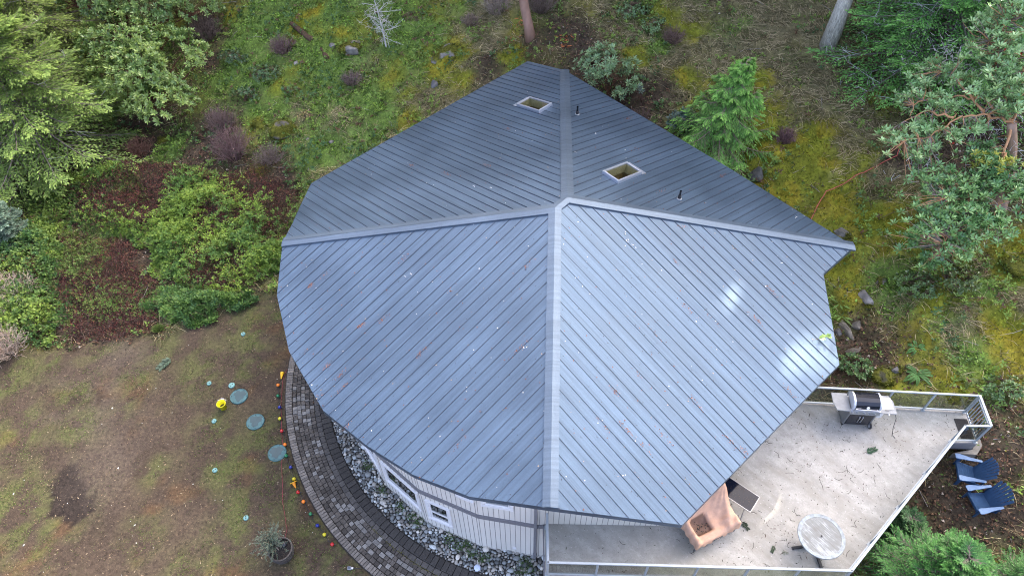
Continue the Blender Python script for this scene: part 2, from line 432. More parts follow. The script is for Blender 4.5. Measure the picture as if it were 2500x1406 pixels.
def make_ground():
    fx = np.concatenate([np.array([-600, -400, -250, -150, -90, -60, -48, -40, -35]), np.arange(-31, 31, 0.17), np.array([32, 35, 40, 48, 60, 90, 150, 250, 400, 600])])
    fy = np.concatenate([np.array([-400, -250, -120, -60, -30, -12, -4, 0, 2.5]), np.arange(4.5, 44, 0.17), np.array([44.5, 46, 50, 56, 64, 80, 110, 160, 250, 400, 600])])
    X, Y = np.meshgrid(fx, fy, indexing='ij')
    x = X.ravel(); y = Y.ravel()
    z = gz(x, y)
    # small mounds and clods
    lm = lawn_mask(x, y)
    w = ground_weights(x, y)
    z = z + (1 - lm) * (w[0] * (fbm(x * 2.4, y * 2.4, 71, 3) - 0.45) * 0.55 + (fbm(x * 4, y * 4, 75, 2) - 0.5) * 0.22)
    under = in_poly(x, y, EXCL)
    z = np.where(under, np.minimum(z, np.minimum(gz0(x, y) - 0.05, 1.9)), z)
    c = lambda *a: np.array(a)[None]
    vn = fbm(x * 3.1, y * 3.1, 81, 3)[:, None]; vn2 = fbm(x * 1.2, y * 1.2, 85, 4)[:, None]
    moss = c(0.145, 0.160, 0.014) * (0.5 + 1.0 * vn) + c(0.05, 0.012, 0.0) * (vn2 > 0.55)
    grass = c(0.100, 0.165, 0.034) * (0.5 + 1.0 * vn)
    dry = c(0.160, 0.140, 0.070) * (0.4 + 1.2 * vn)
    dark = c(0.055, 0.040, 0.028) * (0.4 + 1.2 * vn)
    base = c(0.075, 0.075, 0.032) * (0.5 + 1.0 * vn)
    hill = sum(w[i][:, None] * q for i, q in enumerate((moss, grass, dry, dark, base)))
    # lawn: trampled soil, worn muddy patches, thin green
    n1 = fbm(x * 0.45, y * 0.45, 91, 4)[:, None]; n2 = fbm(x * 2.2, y * 2.2, 95, 4)[:, None]; n3 = fbm(x * 0.8, y * 0.8, 99, 4)[:, None]
    soil = c(0.064, 0.047, 0.033) * (0.72 + 0.5 * n2) * (0.85 + 0.35 * n1)
    olive = c(0.060, 0.058, 0.024) * (0.6 + 0.8 * n2)
    rust = c(0.105, 0.060, 0.026) * (0.7 + 0.6 * n2)
    lg = lawn_green(x, y)[:, None]
    a = sstep(0.50, 0.64, n3 * 0.55 + 0.45 * n2) * 0.16
    lw = soil * (1 - a) + olive * a
    rr = sstep(0.60, 0.75, fbm(x * 0.9, y * 0.9, 104, 4)[:, None]); lw = lw * (1 - rr * 0.5) + rust * rr * 0.5
    g = np.clip(lg * 1.3 * sstep(0.40, 0.62, n2), 0, 1) * 0.40
    lw = lw * (1 - g) + c(0.085, 0.115, 0.024) * (0.6 + 0.8 * n2) * g
    pud = (blob(x + (n2[:, 0] - .5) * 0.5, y + (n3[:, 0] - .5) * 1.0, [(166, 1148, 20), (160, 1180, 27), (168, 1215, 33), (185, 1240, 32), (212, 1228, 22), (150, 1235, 24)], 1.0))[:, None]
    pud = sstep(.36, .50, pud)
    lw = lw * (1 - pud) + c(0.020, 0.015, 0.012) * (0.85 + 0.3 * n2) * pud
    wet = blob(x, y, [(250, 960, 50), (240, 1030, 50), (260, 1120, 80), (300, 870, 60), (150, 980, 50)])[:, None] * 0.5 * (n3 > 0.4)
    lw = lw * (1 - wet) + c(0.105, 0.084, 0.066) * (0.75 + 0.4 * n2) * wet
    z = z - 0.05 * pud[:, 0] * lm
    col = hill * (1 - lm[:, None]) + lw * lm[:, None]
    V = np.stack([x, y, z], 1)
    nx, ny = len(fx), len(fy)
    I, J = np.meshgrid(np.arange(nx - 1), np.arange(ny - 1), indexing='ij')
    b = (I * ny + J).ravel()
    Q = np.stack([b, b + ny, b + ny + 1, b + 1], 1)
    mg = mat("ground_soil_and_turf", attr=True, rough=0.92, vary=0.42, scale=9.0, bump=1.0, bscale=22, spec=0.2)
    o = np_mesh("ground", V, Q, np.clip(col, 0.004, 1), mg, smooth=True)
    tag(o, kind='structure')
make_ground()

# ------------------------------------------------------------------ paved path and gravel bed
def ring(r, a):
    return (PC[0] + r * cos(a), PC[1] + r * sin(a))
def make_path():
    m = MB()
    mp = mat("concrete_pavers", attr=True, rough=0.85, vary=0.25, scale=14, bump=0.5, bscale=50, spec=0.3)
    A0, A1 = radians(-186), radians(-80)
    # bedding sheet
    n = 90
    bed = [ring(10.02, A0 + (A1 - A0) * i / n) for i in range(n + 1)]; bin_ = [ring(8.46, A0 + (A1 - A0) * i / n) for i in range(n + 1)]
    for i in range(n):
        m.quad((*bed[i], 0.012), (*bed[i + 1], 0.012), (*bin_[i + 1], 0.012), (*bin_[i], 0.012), col=(0.025, 0.022, 0.018, 1))
    def stone(r0, r1, a0, a1, h, col, j=0.006):
        g = 0.007
        da = g / r0
        pts = [ring(r, a) for r, a in ((r0 + g, a0 + da), (r1 - g, a0 + da), (r1 - g, a1 - da), (r0 + g, a1 - da))]
        pts = [(p[0] + random.uniform(-j, j), p[1] + random.uniform(-j, j)) for p in pts]
        cx_ = sum(p[0] for p in pts) / 4; cy_ = sum(p[1] for p in pts) / 4
        tp = [((p[0] - cx_) * 0.9 + cx_, (p[1] - cy_) * 0.9 + cy_, h + random.uniform(-0.004, 0.004)) for p in pts]
        md = [(p[0], p[1], h - 0.012) for p in pts]; lo = [(p[0], p[1], 0.0) for p in pts]
        vs = tp + md + lo
        fs = [(3, 2, 1, 0)] + [(i, (i + 1) % 4, 4 + (i + 1) % 4, 4 + i) for i in range(4)] + [(4 + i, 4 + (i + 1) % 4, 8 + (i + 1) % 4, 8 + i) for i in range(4)]
        m.add(vs, fs, col)
    # soldier course, outer edge
    r = 9.99; a = A0; da = 0.105 / r
    while a < A1:
        k = random.uniform(0.75, 1.25); d = da * random.uniform(0.85, 1.15)
        c = (0.165 * k, 0.150 * k, 0.130 * k, 1)
        stone(r - 0.24, r, a, a + d, 0.055, c); a += d
    # inner dark border, two courses
    for r0, r1, w_, cc in ((8.47, 8.80, 0.20, 0.050), (8.80, 8.99, 0.22, 0.085)):
        a = A0; da = w_ / r0
        while a < A1:
            k = random.uniform(0.8, 1.2) * cc; d = da * random.uniform(0.85, 1.15)
            stone(r0, r1, a, a + d, 0.075 if r0 < 8.6 else 0.05, (k, k * 0.93, k * 0.84, 1)); a += d
    # field
    r = 8.99; row = 0
    while r < 9.74:
        wr = 0.1875 * 0.8
        r2 = min(r + wr, 9.75)
        a = A0 + random.random() * 0.02
        while a < A1:
            d = random.choice((0.10, 0.15, 0.15, 0.20)) / r
            x, y = ring((r + r2) / 2, a)
            patch = float(fbm(np.array([x * 0.9]), np.array([y * 0.9]), 121, 3)[0])
            if random.random() < 0.16 + 0.55 * max(0, patch - 0.45) * 2:
                k = random.uniform(0.17, 0.27); c = (k * .92, k * 0.88, k * 0.80, 1)
            else:
                k = random.uniform(0.055, 0.125); c = (k * .98, k * 0.87, k * 0.74, 1)
            stone(r, r2, a, a + d, 0.05, c, 0.008); a += d
        r = r2; row += 1
    o = m.build("path", mp)
    tag(o, kind='structure')
    # moss in the joint next to the border
    N = 700
    a = rng.uniform(radians(-135), radians(-88), N); rr = 8.985 + rng.normal(0, 0.03, N)
    P = np.stack([PC[0] + rr * np.cos(a), PC[1] + rr * np.sin(a), np.full(N, 0.045)], 1)
    V, Q, C = leaves(P, rdir(N) * [1, 1, .3], np.tile([0, 0, 1.], (N, 1)), rng.uniform(.02, .05, N), .025, np.array([0.10, 0.095, 0.015]) * rng.uniform(.6, 1.3, (N, 1)))
    tag(np_mesh("joint_moss", V, Q, C, M_leaf), "thin olive moss line growing in the joint beside the dark paver border", "moss", kind='stuff')
make_path()

WALLA = [-97.7, -110.9, -125.2, -139.0, -153.0, -167.0, -181.0, -195.0]
def wallpt(i):
    r = {0: 7.55, 1: 7.64}.get(i, 7.75)
    return ring(r, radians(WALLA[i]))
def make_gravel():
    m = MB(); n = 70
    A0, A1 = radians(-186), radians(-86)
    for i in range(n):
        a, b = A0 + (A1 - A0) * i / n, A0 + (A1 - A0) * (i + 1) / n
        p = [(*ring(8.47, a), 0.0), (*ring(8.47, b), 0.0), (*ring(7.0, b), 0.0), (*ring(7.0, a), 0.0)]
        m.quad(*p)
    tag(m.build("gravel_bed", mat("wet_gravel_fines", (0.05, 0.05, 0.045), 0.8, vary=0.5, scale=25, bump=1.0, bscale=60)), kind='structure')
    bm = bmesh.new(); bmesh.ops.create_icosphere(bm, subdivisions=2, radius=1.0)
    sv = np.array([v.co[:] for v in bm.verts]); sf = np.array([[v.index for v in f.verts] for f in bm.faces]); bm.free()
    pts = []; cell = {}
    tries = 0
    def ok(x, y, r):
        i, j = int(x / .2), int(y / .2)
        for di in (-1, 0, 1):
            for dj in (-1, 0, 1):
                for q in cell.get((i + di, j + dj), ()):
                    if (q[0] - x) ** 2 + (q[1] - y) ** 2 < (0.80 * (q[2] + r)) ** 2: return False
        return True
    for big in (0.085, 0.06, 0.045, 0.032):
        for _ in range({0.085: 120, 0.06: 2600, 0.045: 6500, 0.032: 9000}[big]):
            a = random.uniform(radians(-178), radians(-86)); rr = random.uniform(7.35, 8.46)
            r = big * random.uniform(0.75, 1.2)
            x, y = ring(rr, a)
            if rr + r > 8.47: continue
            if ok(x, y, r):
                pts.append((x, y, r)); cell.setdefault((int(x / .2), int(y / .2)), []).append((x, y, r))
    pts = np.array(pts); N = len(pts)
    S = np.stack([rng.uniform(.8, 1.35, N), rng.uniform(.7, 1.05, N), rng.uniform(.5, .75, N)], 1) * pts[:, 2:3]
    ang = rng.uniform(0, 2 * pi, N)
    V = sv[None] * S[:, None, :]
    V = V * (1 + 0.10 * np.sin(sv[None, :, 0] * 3 + ang[:, None]) [..., None])
    c_, s_ = np.cos(ang)[:, None], np.sin(ang)[:, None]
    V = np.stack([V[..., 0] * c_ - V[..., 1] * s_, V[..., 0] * s_ + V[..., 1] * c_, V[..., 2]], -1)
    V += np.stack([pts[:, 0], pts[:, 1], 0.01 + S[:, 2] * 0.7], 1)[:, None, :]
    Q = (sf[None] + (np.arange(N) * len(sv))[:, None, None]).reshape(-1, 3)
    t = rng.random((N, 1)); k = rng.choice([0.10, 0.18, 0.27, 0.36, 0.50], N, p=[.18, .28, .26, .18, .10])[:, None] * rng.uniform(.85, 1.15, (N, 1))
    C = k * (np.array([[0.93, 1.0, 0.98]]) * (t < .6) + np.array([[1.05, 1.0, 0.88]]) * (t >= .6))
    C = np.repeat(C, len(sv), 0)
    mp = mat("river_stone", attr=True, rough=0.55, vary=0.22, scale=18, bump=0.1, spec=0.4)
    o = np_mesh("river_pebbles", V.reshape(-1, 3), Q, C, mp, smooth=True)
    tag(o, "grey and white rounded river pebbles filling the curved bed along the white wall", "pebbles", kind='stuff')
    # weeds between the stones
    spots = [hit(*p) for p in ((1010, 1262), (1020, 1278), (1120, 1335), (1150, 1350), (1280, 1375), (1295, 1392), (1270, 1400), (1100, 1318), (980, 1240), (935, 1200), (1180, 1365), (1140, 1330), (900, 1140))]
    N = 1500
    g = np.array(spots)[rng.integers(0, len(spots), N)]
    P = g + rng.normal(0, [0.11, 0.10, 0], (N, 3)); P[:, 2] = 0.05 + rng.random(N) * 0.06
    V, Q, C = leaves(P, nrm(rdir(N) + [0, 0, .4]), nrm(rdir(N) * .4 + [0, 0, 1]), rng.uniform(.03, .06, N), rng.uniform(.02, .035, N), np.array([0.055, 0.105, 0.022]) * rng.uniform(.6, 1.4, (N, 1)))
    tag(np_mesh("bed_weeds", V, Q, C, M_leaf), "small green weeds sprouting between the river pebbles by the wall", "weeds", kind='stuff')
make_gravel()

# ------------------------------------------------------------------ house
PHI, PIT = -0.0635416, 0.2760166
APEX = np.array([1.57, 16.03, 7.0])
TP = tan(PIT)
ZK = {}
def sdir(k): return np.array([cos(PHI + pi / 4 + k * pi / 2), sin(PHI + pi / 4 + k * pi / 2)])
def rz(k, x, y):
    s = sdir(k); return ZK[k] - TP * (s[0] * (x - APEX[0]) + s[1] * (y - APEX[1]))
for _k, _a in ((0, (1.78, 16.24)), (1, None), (2, (1.37, 15.81)), (3, None)):
    ZK[_k] = APEX[2] + (TP * float(sdir(_k) @ (np.array(_a) - APEX[:2])) if _a else 0.0)
def on_roof(k, px, py):
    s = np.array([*sdir(k), 0]); v = rays([px], [py])[0]
    t = (ZK[k] - HC + TP * (s @ APEX)) / (v[2] + TP * (s @ v))
    return CAMP + v * t
# hips
hd = [np.array([cos(PHI + k * pi / 2), sin(PHI + k * pi / 2)]) for k in range(4)]
A_SW = (1.37, 15.81); A_NE = (1.78, 16.24)
P_N = (2.39, 25.87); P_NW = (0.92, 27.53); P_W = (-7.51, 16.37); P_S = (0.816, 7.107); P_E = (11.11, 15.647)
FACES = {
    1: [A_NE, P_N, P_NW, (-1.06, 25.72), (-7.30, 19.99), (-7.38, 18.6), (-7.42, 17.4), P_W, A_SW],
    2: [A_SW, P_W, (-7.43, 14.42), (-6.76, 12.44), (-5.45, 10.42), (-4.11, 9.28), (-2.73, 8.32), (-1.22, 7.60), P_S],
    3: [A_SW, P_S, (4.16, 6.86), (8.76, 10.85), (9.57, 11.53), (9.78, 14.52), P_E, A_NE],
    0: [A_NE, P_E, (7.92, 19.60), P_N],
}
SKY = {1: [(1262, 258), (1300, 238.5), (1349, 260), (1310, 282)], 0: [(1470, 425), (1525, 399), (1566, 427), (1510, 450)]}
SKYP = {}
for k, q in SKY.items():
    pts = np.array([on_roof(k, *p) for p in q]); c = pts.mean(0)
    s2 = sdir(k); S3 = nrm(np.array([s2[0], s2[1], -TP])); X3 = np.array([-s2[1], s2[0], 0]); N3 = np.cross(S3, X3)
    if N3[2] < 0: N3 = -N3
    SKYP[k] = (c, S3, X3, N3)
SKW, SKL = 0.60, 1.18          # opening across and along the slope

house = thing("house", "white sided house with a faceted slate blue metal roof and curved wall", "house", (1.6, 15.2, 0))
HOFF = (1.6, 15.2, 0)

def make_roof():
    sdirs = {k: atan2(*sdir(k)[::-1]) for k in range(4)}
    mats = [roof_mat("slate_blue_roof_metal_%d" % k, ROOFC, sdirs[k]) for k in range(4)]
    seam_m = mat("shade_toned_seam_metal", (0.058, 0.076, 0.106), 0.45, 0.4)  # darker than the roof paint: shade beside the ribs is put into the colour
    trim_m = roof_mat("ridge_cap_metal", (0.100, 0.138, 0.182), 0.0)
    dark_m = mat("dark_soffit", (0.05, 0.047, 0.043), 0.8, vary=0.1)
    bm = bmesh.new()
    lay = bm.verts.layers.float_color.new("Col")
    for k, poly in FACES.items():
        vs = [bm.verts.new((p[0] - HOFF[0], p[1] - HOFF[1], (APEX[2] if p in (A_SW, A_NE) else rz(k, *p)))) for p in poly]
        es = [bm.edges.new((vs[i], vs[(i + 1) % len(vs)])) for i in range(len(vs))]
        if k in SKYP:
            c, S3, X3, N3 = SKYP[k]
            hs = [bm.verts.new(Vector(c + S3 * a * SKL / 2 + X3 * b * SKW / 2) - Vector(HOFF)) for a, b in ((-1, -1), (1, -1), (1, 1), (-1, 1))]
            es += [bm.edges.new((hs[i], hs[(i + 1) % 4])) for i in range(4)]
        r = bmesh.ops.triangle_fill(bm, edges=es, use_beauty=True)
        for g in r['geom']:
            if isinstance(g, bmesh.types.BMFace):
                g.material_index = k
                g.normal_update()
                if g.normal.z < 0: g.normal_flip()
    # soffit and fascia under the eaves
    outline = [(1, p) for p in FACES[1][1:8]] + [(2, p) for p in FACES[2][2:8]] + [(3, p) for p in FACES[3][1:7]] + [(0, p) for p in FACES[0][2:3]]
    n = len(outline)
    zo = [rz(k, *p) for k, p in outline]
    top = [bm.verts.new((p[0] - HOFF[0], p[1] - HOFF[1], z - 0.004)) for (k, p), z in zip(outline, zo)]
    low = [bm.verts.new((p[0] - HOFF[0], p[1] - HOFF[1], z - 0.20)) for (k, p), z in zip(outline, zo)]
    inn = []
    for (k, p), z in zip(outline, zo):
        d = np.array([p[0] - PC[0], p[1] - PC[1]]); d = d * (1 - 1.3 / np.linalg.norm(d))
        inn.append(bm.verts.new((d[0], d[1], z - 0.02)))
    for i in range(n):
        j = (i + 1) % n
        f = bm.faces.new((top[i], top[j], low[j], low[i])); f.material_index = 4
        f = bm.faces.new((low[i], low[j], inn[j], inn[i])); f.material_index = 5
    for v in bm.verts: v[lay] = (1, 1, 1, 1)
    me = bpy.data.meshes.new("roof"); bm.to_mesh(me); bm.free()
    for m in mats + [trim_m, dark_m]: me.materials.append(m)
    roof = bpy.data.objects.new("roof", me); COL.objects.link(roof); roof.parent = house
    # standing seams, clipped to each plane and its skylight
    for k, poly in FACES.items():
        m = MB(); s = sdir(k); x2 = np.array([-s[1], s[0]])
        P = np.array(poly) - APEX[:2]
        segs = [(P[i], P[(i + 1) % len(P)]) for i in range(len(P))]
        hole = []
        if k in SKYP:
            c, S3, X3, N3 = SKYP[k]
            H = [(c + S3 * a * (SKL / 2 + .06) + X3 * b * (SKW / 2 + .06))[:2] - APEX[:2] for a, b in ((-1, -1), (1, -1), (1, 1), (-1, 1))]
            segs += [(H[i], H[(i + 1) % 4]) for i in range(4)]
        lo, hi = (P @ x2).min(), (P @ x2).max()
        sp = 0.305
        off = 0.11
        for i in range(int(lo / sp) - 1, int(hi / sp) + 2):
            t = i * sp + off
            cr = []
            for a, b in segs:
                ua, ub = a @ x2 - t, b @ x2 - t
                if (ua > 0) != (ub > 0):
                    w = ua / (ua - ub); cr.append(((a + (b - a) * w) @ s))
            cr.sort()
            for q in range(0, len(cr) - 1, 2):
                a0, a1 = cr[q], cr[q + 1]
                if a1 - a0 < 0.12: continue
                p0 = APEX[:2] + s * a0 + x2 * t; p1 = APEX[:2] + s * a1 + x2 * t
                z0 = ZK[k] - TP * a0; z1 = ZK[k] - TP * a1
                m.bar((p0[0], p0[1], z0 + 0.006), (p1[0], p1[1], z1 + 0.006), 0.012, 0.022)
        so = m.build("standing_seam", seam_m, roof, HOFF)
    # ridge caps: bent strips, one leg on either plane
    def cap(kl, kr, a, b, name="ridge_cap", w=0.20):
        a = np.array(a); b = np.array(b); d = (b - a) / np.linalg.norm(b - a); nl = np.array([-d[1], d[0]])
        m = MB()
        for k, sgn in ((kl, 1), (kr, -1)):
            pa, pb = a + nl * sgn * w, b + nl * sgn * w
            h = 0.062
            za, zb = rz(k, *a) + h, rz(k, *b) + h
            if tuple(a) in (A_SW, A_NE): za = APEX[2] + h
            if tuple(b) in (A_SW, A_NE): zb = APEX[2] + h
            qa, qb = rz(k, *pa) + h - 0.005, rz(k, *pb) + h - 0.005
            v = [(*a, za), (*b, zb), (*pb, qb), (*pa, qa), (*pa, qa - 0.06), (*pb, qb - 0.06)]
            m.add(v, [(0, 1, 2, 3), (3, 2, 5, 4)] if sgn < 0 else [(3, 2, 1, 0), (4, 5, 2, 3)])
        m.build(name, trim_m, roof, HOFF)
    cap(1, 2, P_W, A_SW, w=0.19); cap(2, 3, P_S, A_SW, w=0.20); cap(0, 3, A_NE, P_E, w=0.19)
    cap(1, 0, A_NE, P_N, w=0.20)
    cap(1, 3, A_SW, A_NE, w=0.16)
    # skylights
    wood = mat("shaft_wood", (0.34, 0.25, 0.13), 0.6, vary=0.45, scale=3, stretch=(1, 8, 1))
    cream = mat("cream_shaft_trim", (0.66, 0.62, 0.40), 0.6, vary=0.05)
    frm = mat("skylight_frame_aluminium", (0.42, 0.46, 0.52), 0.35, 0.6, vary=0.06)
    room = mat("dim_room_below", (0.20, 0.15, 0.09), 0.8, vary=0.3)
    for k, (c, S3, X3, N3) in SKYP.items():
        M = Matrix((S3, X3, N3)).transposed()
        e = thing("skylight", None, None); e.parent = house; e.location = Vector(c) - Vector(HOFF)
        def tf(mb):
            mb.v = [tuple(M @ Vector(v)) for v in mb.v]; return mb
        f = MB(); w = 0.065
        f.box((0, SKW / 2 + w / 2 - .01, 0.05), (SKL + 2 * w, w, 0.14)); f.box((0, -SKW / 2 - w / 2 + .01, 0.05), (SKL + 2 * w, w, 0.14))
        f.box((SKL / 2 + w / 2 - .01, 0, 0.05), (w, SKW - .02, 0.138)); f.box((-SKL / 2 - w / 2 + .01, 0, 0.05), (w, SKW - .02, 0.138))
        tf(f).build("frame", frm, e, bevel=0.008)
        fl = MB(); fl.box((SKL / 2 + 0.17, 0, 0.012), (0.2, SKW + .16, 0.016)); tf(fl).build("flashing", frm, e)
        g = MB(); g.box((0, 0, 0.085), (SKL - .02, SKW - .02, 0.012)); tf(g).build("glass", M_skyglass, e)
        s = MB(); D = 0.50
        def walls(mb, z0, z1, tk, inset):
            L_, W_ = SKL - inset, SKW - inset
            mb.box((0, W_ / 2, (z0 + z1) / 2), (L_ + tk, tk, z1 - z0)); mb.box((0, -W_ / 2, (z0 + z1) / 2), (L_ + tk, tk, z1 - z0))
            mb.box((L_ / 2, 0, (z0 + z1) / 2), (tk, W_ - tk - .002, z1 - z0)); mb.box((-L_ / 2, 0, (z0 + z1) / 2), (tk, W_ - tk - .002, z1 - z0))
        walls(s, -0.24, 0.06, 0.02, 0.03); tf(s).build("shaft_trim", cream, e)
        s2 = MB(); walls(s2, -D, -0.244, 0.02, 0.028)
        s2.bar((-0.5, -0.1, -D + .15), (0.35, 0.12, -D + .06), 0.09, 0.10); s2.bar((0.2, -SKW / 2 + .03, -D + .1), (0.2, SKW / 2 - .03, -D + .1), 0.08, 0.1)
        tf(s2).build("shaft", wood, e)
        b = MB(); b.box((0, 0, -D - .02), (SKL, SKW, .03)); tf(b).build("room_floor", room, e)
    # vent pipes
    for px, py in ((1409, 280), (1658, 486)):
        p = on_roof(0, px, py); s2 = sdir(0); S3 = nrm(np.array([s2[0], s2[1], -TP])); N3 = nrm(np.array([s2[0] * TP, s2[1] * TP, 1]))
        v = MB(); v.lathe([(0.034, -0.05), (0.034, 0.36), (0.026, 0.36), (0.026, 0.28)], (0, 0, 0), 14)
        o = v.build("vent_pipe", M_black, house); o.location = Vector(p) - Vector(HOFF)
        f = MB(); f.lathe([(0.085, 0.006), (0.085, 0.03), (0.075, 0.035), (0.05, 0.055), (0.042, 0.12)], (0, 0, 0), 16, axis=N3)
        f.build("flashing", mat("pale_flashing", (0.42, 0.43, 0.43), 0.5), o)
        f = MB(); f.lathe([(0.062, 0.05), (0.056, 0.15), (0.046, 0.16)], (0, 0, 0), 14); f.build("rubber_boot", M_rubber, o)
make_roof()

def siding_mat():
    return mat("white_vertical_siding", (0.62, 0.60, 0.54), 0.6, vary=0.10, scale=1.6, stretch=(1, 1, 0.15))
M_SID = siding_mat()
M_groove = mat("siding_groove", (0.20, 0.195, 0.18), 0.8)
def make_walls():
    pts = [wallpt(i) for i in range(len(WALLA))]
    fp = [(9.3, 14.5), (9.05, 11.75), (8.55, 11.2), (3.95, 7.15 + .45), (0.83, 7.735)] + pts + [(-6.75, 19.7), (0.75, 26.45), (2.2, 25.2), (7.5, 19.1), (10.3, 15.7)]
    w = MB()
    n = len(fp)
    def eave(p):
        return min(rz(k, *p) for k in range(4)) - 0.06
    for i in range(n):
        a, b = fp[i], fp[(i + 1) % n]
        w.quad((*a, -0.3), (*b, -0.3), (*b, eave(b)), (*a, eave(a)))
    wall = w.build("wall", M_SID, house, HOFF)
    g = MB()
    for i in (3, 4, 5, 6, 7, 8, 9):
        a, b = np.array(fp[i]), np.array(fp[i + 1]); L = np.linalg.norm(b - a); d = (b - a) / L; nn = np.array([d[1], -d[0]])
        if nn @ ((a + b) / 2 - np.array(PC)) < 0: nn = -nn
        k = 0.07
        while k < L:
            p = a + d * k
            q = p + nn * 0.002
            g.bar((q[0], q[1], 0.03), (q[0], q[1], eave(p) - 0.02), 0.013, 0.008, up=(*nn, 0)); k += 0.152
    g.build("siding_groove", M_groove, wall, HOFF)
    # base flashing strip and the grey belt at the upper floor
    belt = MB(); base = MB()
    for i in range(4, 11):
        a, b = np.array(fp[i]), np.array(fp[i + 1]); d = (b - a) / np.linalg.norm(b - a); nn = np.array([d[1], -d[0]])
        if nn @ ((a + b) / 2 - np.array(PC)) < 0: nn = -nn
        qa, qb = a + nn * 0.018, b + nn * 0.018
        if i > 4 or True:
            belt.bar((*qa, 2.47), (*qb, 2.47), 0.036, 0.22); base.bar((*(a + nn * .012), 0.035), (*(b + nn * .012), 0.035), 0.022, 0.07)
    belt.build("belt_board", M_grey, house, HOFF); base.build("base_trim", mat("base_trim", (0.45, 0.44, 0.41), 0.7, vary=.2), house, HOFF)
    # windows
    def window(a, b, u0, u1, z0, z1, name="window", mull=None, fw=0.10):
        a = np.array(a); b = np.array(b); d = (b - a) / np.linalg.norm(b - a); nn = np.array([d[1], -d[0]])
        if nn @ ((a + b) / 2 - np.array(PC)) < 0: nn = -nn
        o0 = a + d * u0; c = a + d * (u0 + u1) / 2
        e = thing(name, None, None); e.parent = house; e.location = (c[0] - HOFF[0], c[1] - HOFF[1], (z0 + z1) / 2); e.rotation_euler = (0, 0, atan2(d[1], d[0]))
        sg = 1 if (np.array([-d[1], d[0]]) @ nn) > 0 else -1
        w_, h_ = u1 - u0, z1 - z0
        f = MB()
        f.box((0, sg * .03, h_ / 2 + fw / 2), (w_ + 2 * fw, .06, fw)); f.box((0, sg * .035, -h_ / 2 - fw / 2 - .01), (w_ + 2 * fw, .07, fw + .02))
        f.box((w_ / 2 + fw / 2, sg * .029, 0), (fw, .058, h_)); f.box((-w_ / 2 - fw / 2, sg * .029, 0), (fw, .058, h_))
        f.build("frame", M_white, e, bevel=.006)
        s = MB(); t = .045
        s.box((0, sg * .018, h_ / 2 - t / 2), (w_, .03, t)); s.box((0, sg * .018, -h_ / 2 + t / 2), (w_, .03, t))
        s.box((w_ / 2 - t / 2, sg * .018, 0), (t, .028, h_ - 2 * t)); s.box((-w_ / 2 + t / 2, sg * .018, 0), (t, .028, h_ - 2 * t))
        if mull: s.box((0, sg * .02, mull * h_ - h_ / 2), (w_ - 2 * t, .034, .05))
        s.build("sash", M_white, e)
        p = MB(); p.box((0, sg * .010, 0), (w_ - .06, .006, h_ - .06)); p.build("pane", M_winglass, e)
        r = MB(); r.box((0, sg * .0035, 0), (w_ - .05, .003, h_ - .05)); r.build("dim_room_panel", mat("dim_interior", (0.02, 0.022, 0.024), .5), e)  # near-black panel; the room's dimness is painted into its colour
    L = lambda i, j: np.linalg.norm(np.array(wallpt(i)) - np.array(wallpt(j)))
    W = [wallpt(i) for i in range(8)]
    def along(i, q): 
        a, b = np.array(W[i]), np.array(W[i + 1]); d = (b - a) / np.linalg.norm(b - a); return (np.array(q) - a) @ d
    window(W[2], W[3], along(2, (-2.95, 8.98)) + .07, along(2, (-4.12, 9.92)) , 0.92, 2.05)
    window(W[1], W[2], along(1, (-1.97, 8.47)) + .1, along(1, (-2.70, 8.83)) - .08, 0.80, 1.95, mull=0.42)
    window(W[3], W[4], 0.22, 1.45, 1.0, 2.25)
    window(W[0], W[1], along(0, (-0.10, 7.86)) + .1, along(0, (-0.99, 8.03)) - .1, 3.50, 4.45)
    window(W[1], W[2], 0.16, along(1, (-1.60, 8.27)) , 3.52, 4.4)
    # downspout, outlet cover
    a, b = np.array(W[0]), np.array(W[1]); d = (b - a) / np.linalg.norm(b - a); nn = np.array([d[1], -d[0]])
    if nn @ (a - np.array(PC)) < 0: nn = -nn
    q = a + d * .08 + nn * .07
    ds = MB(); ds.bar((*q, 0.35), (*q, 4.95), .085, .075, up=(*nn, 0)); ds.bar((q[0], q[1], 4.93), (q[0] + nn[0] * .35, q[1] + nn[1] * .35, 5.0), .07, .07)
    dso = ds.build("downspout", M_grey, house, HOFF, bevel=.01)
    sh = MB(); sh.tube([(*q, 0.02), (*q, 0.32)], .055, 12); sh.tube([(*q, .28), (*q, .36)], .065, 12, col=(1, 1, 1, 1)); sh.build("drain_pipe", M_grey, dso, HOFF)
    q = a + d * .72 + nn * .012
    ob = MB(); ob.box((*q, 0.42), (0.12, .03, .13), atan2(d[1], d[0])); ob.build("outlet_cover", M_white, house, HOFF, bevel=.005)
make_walls()

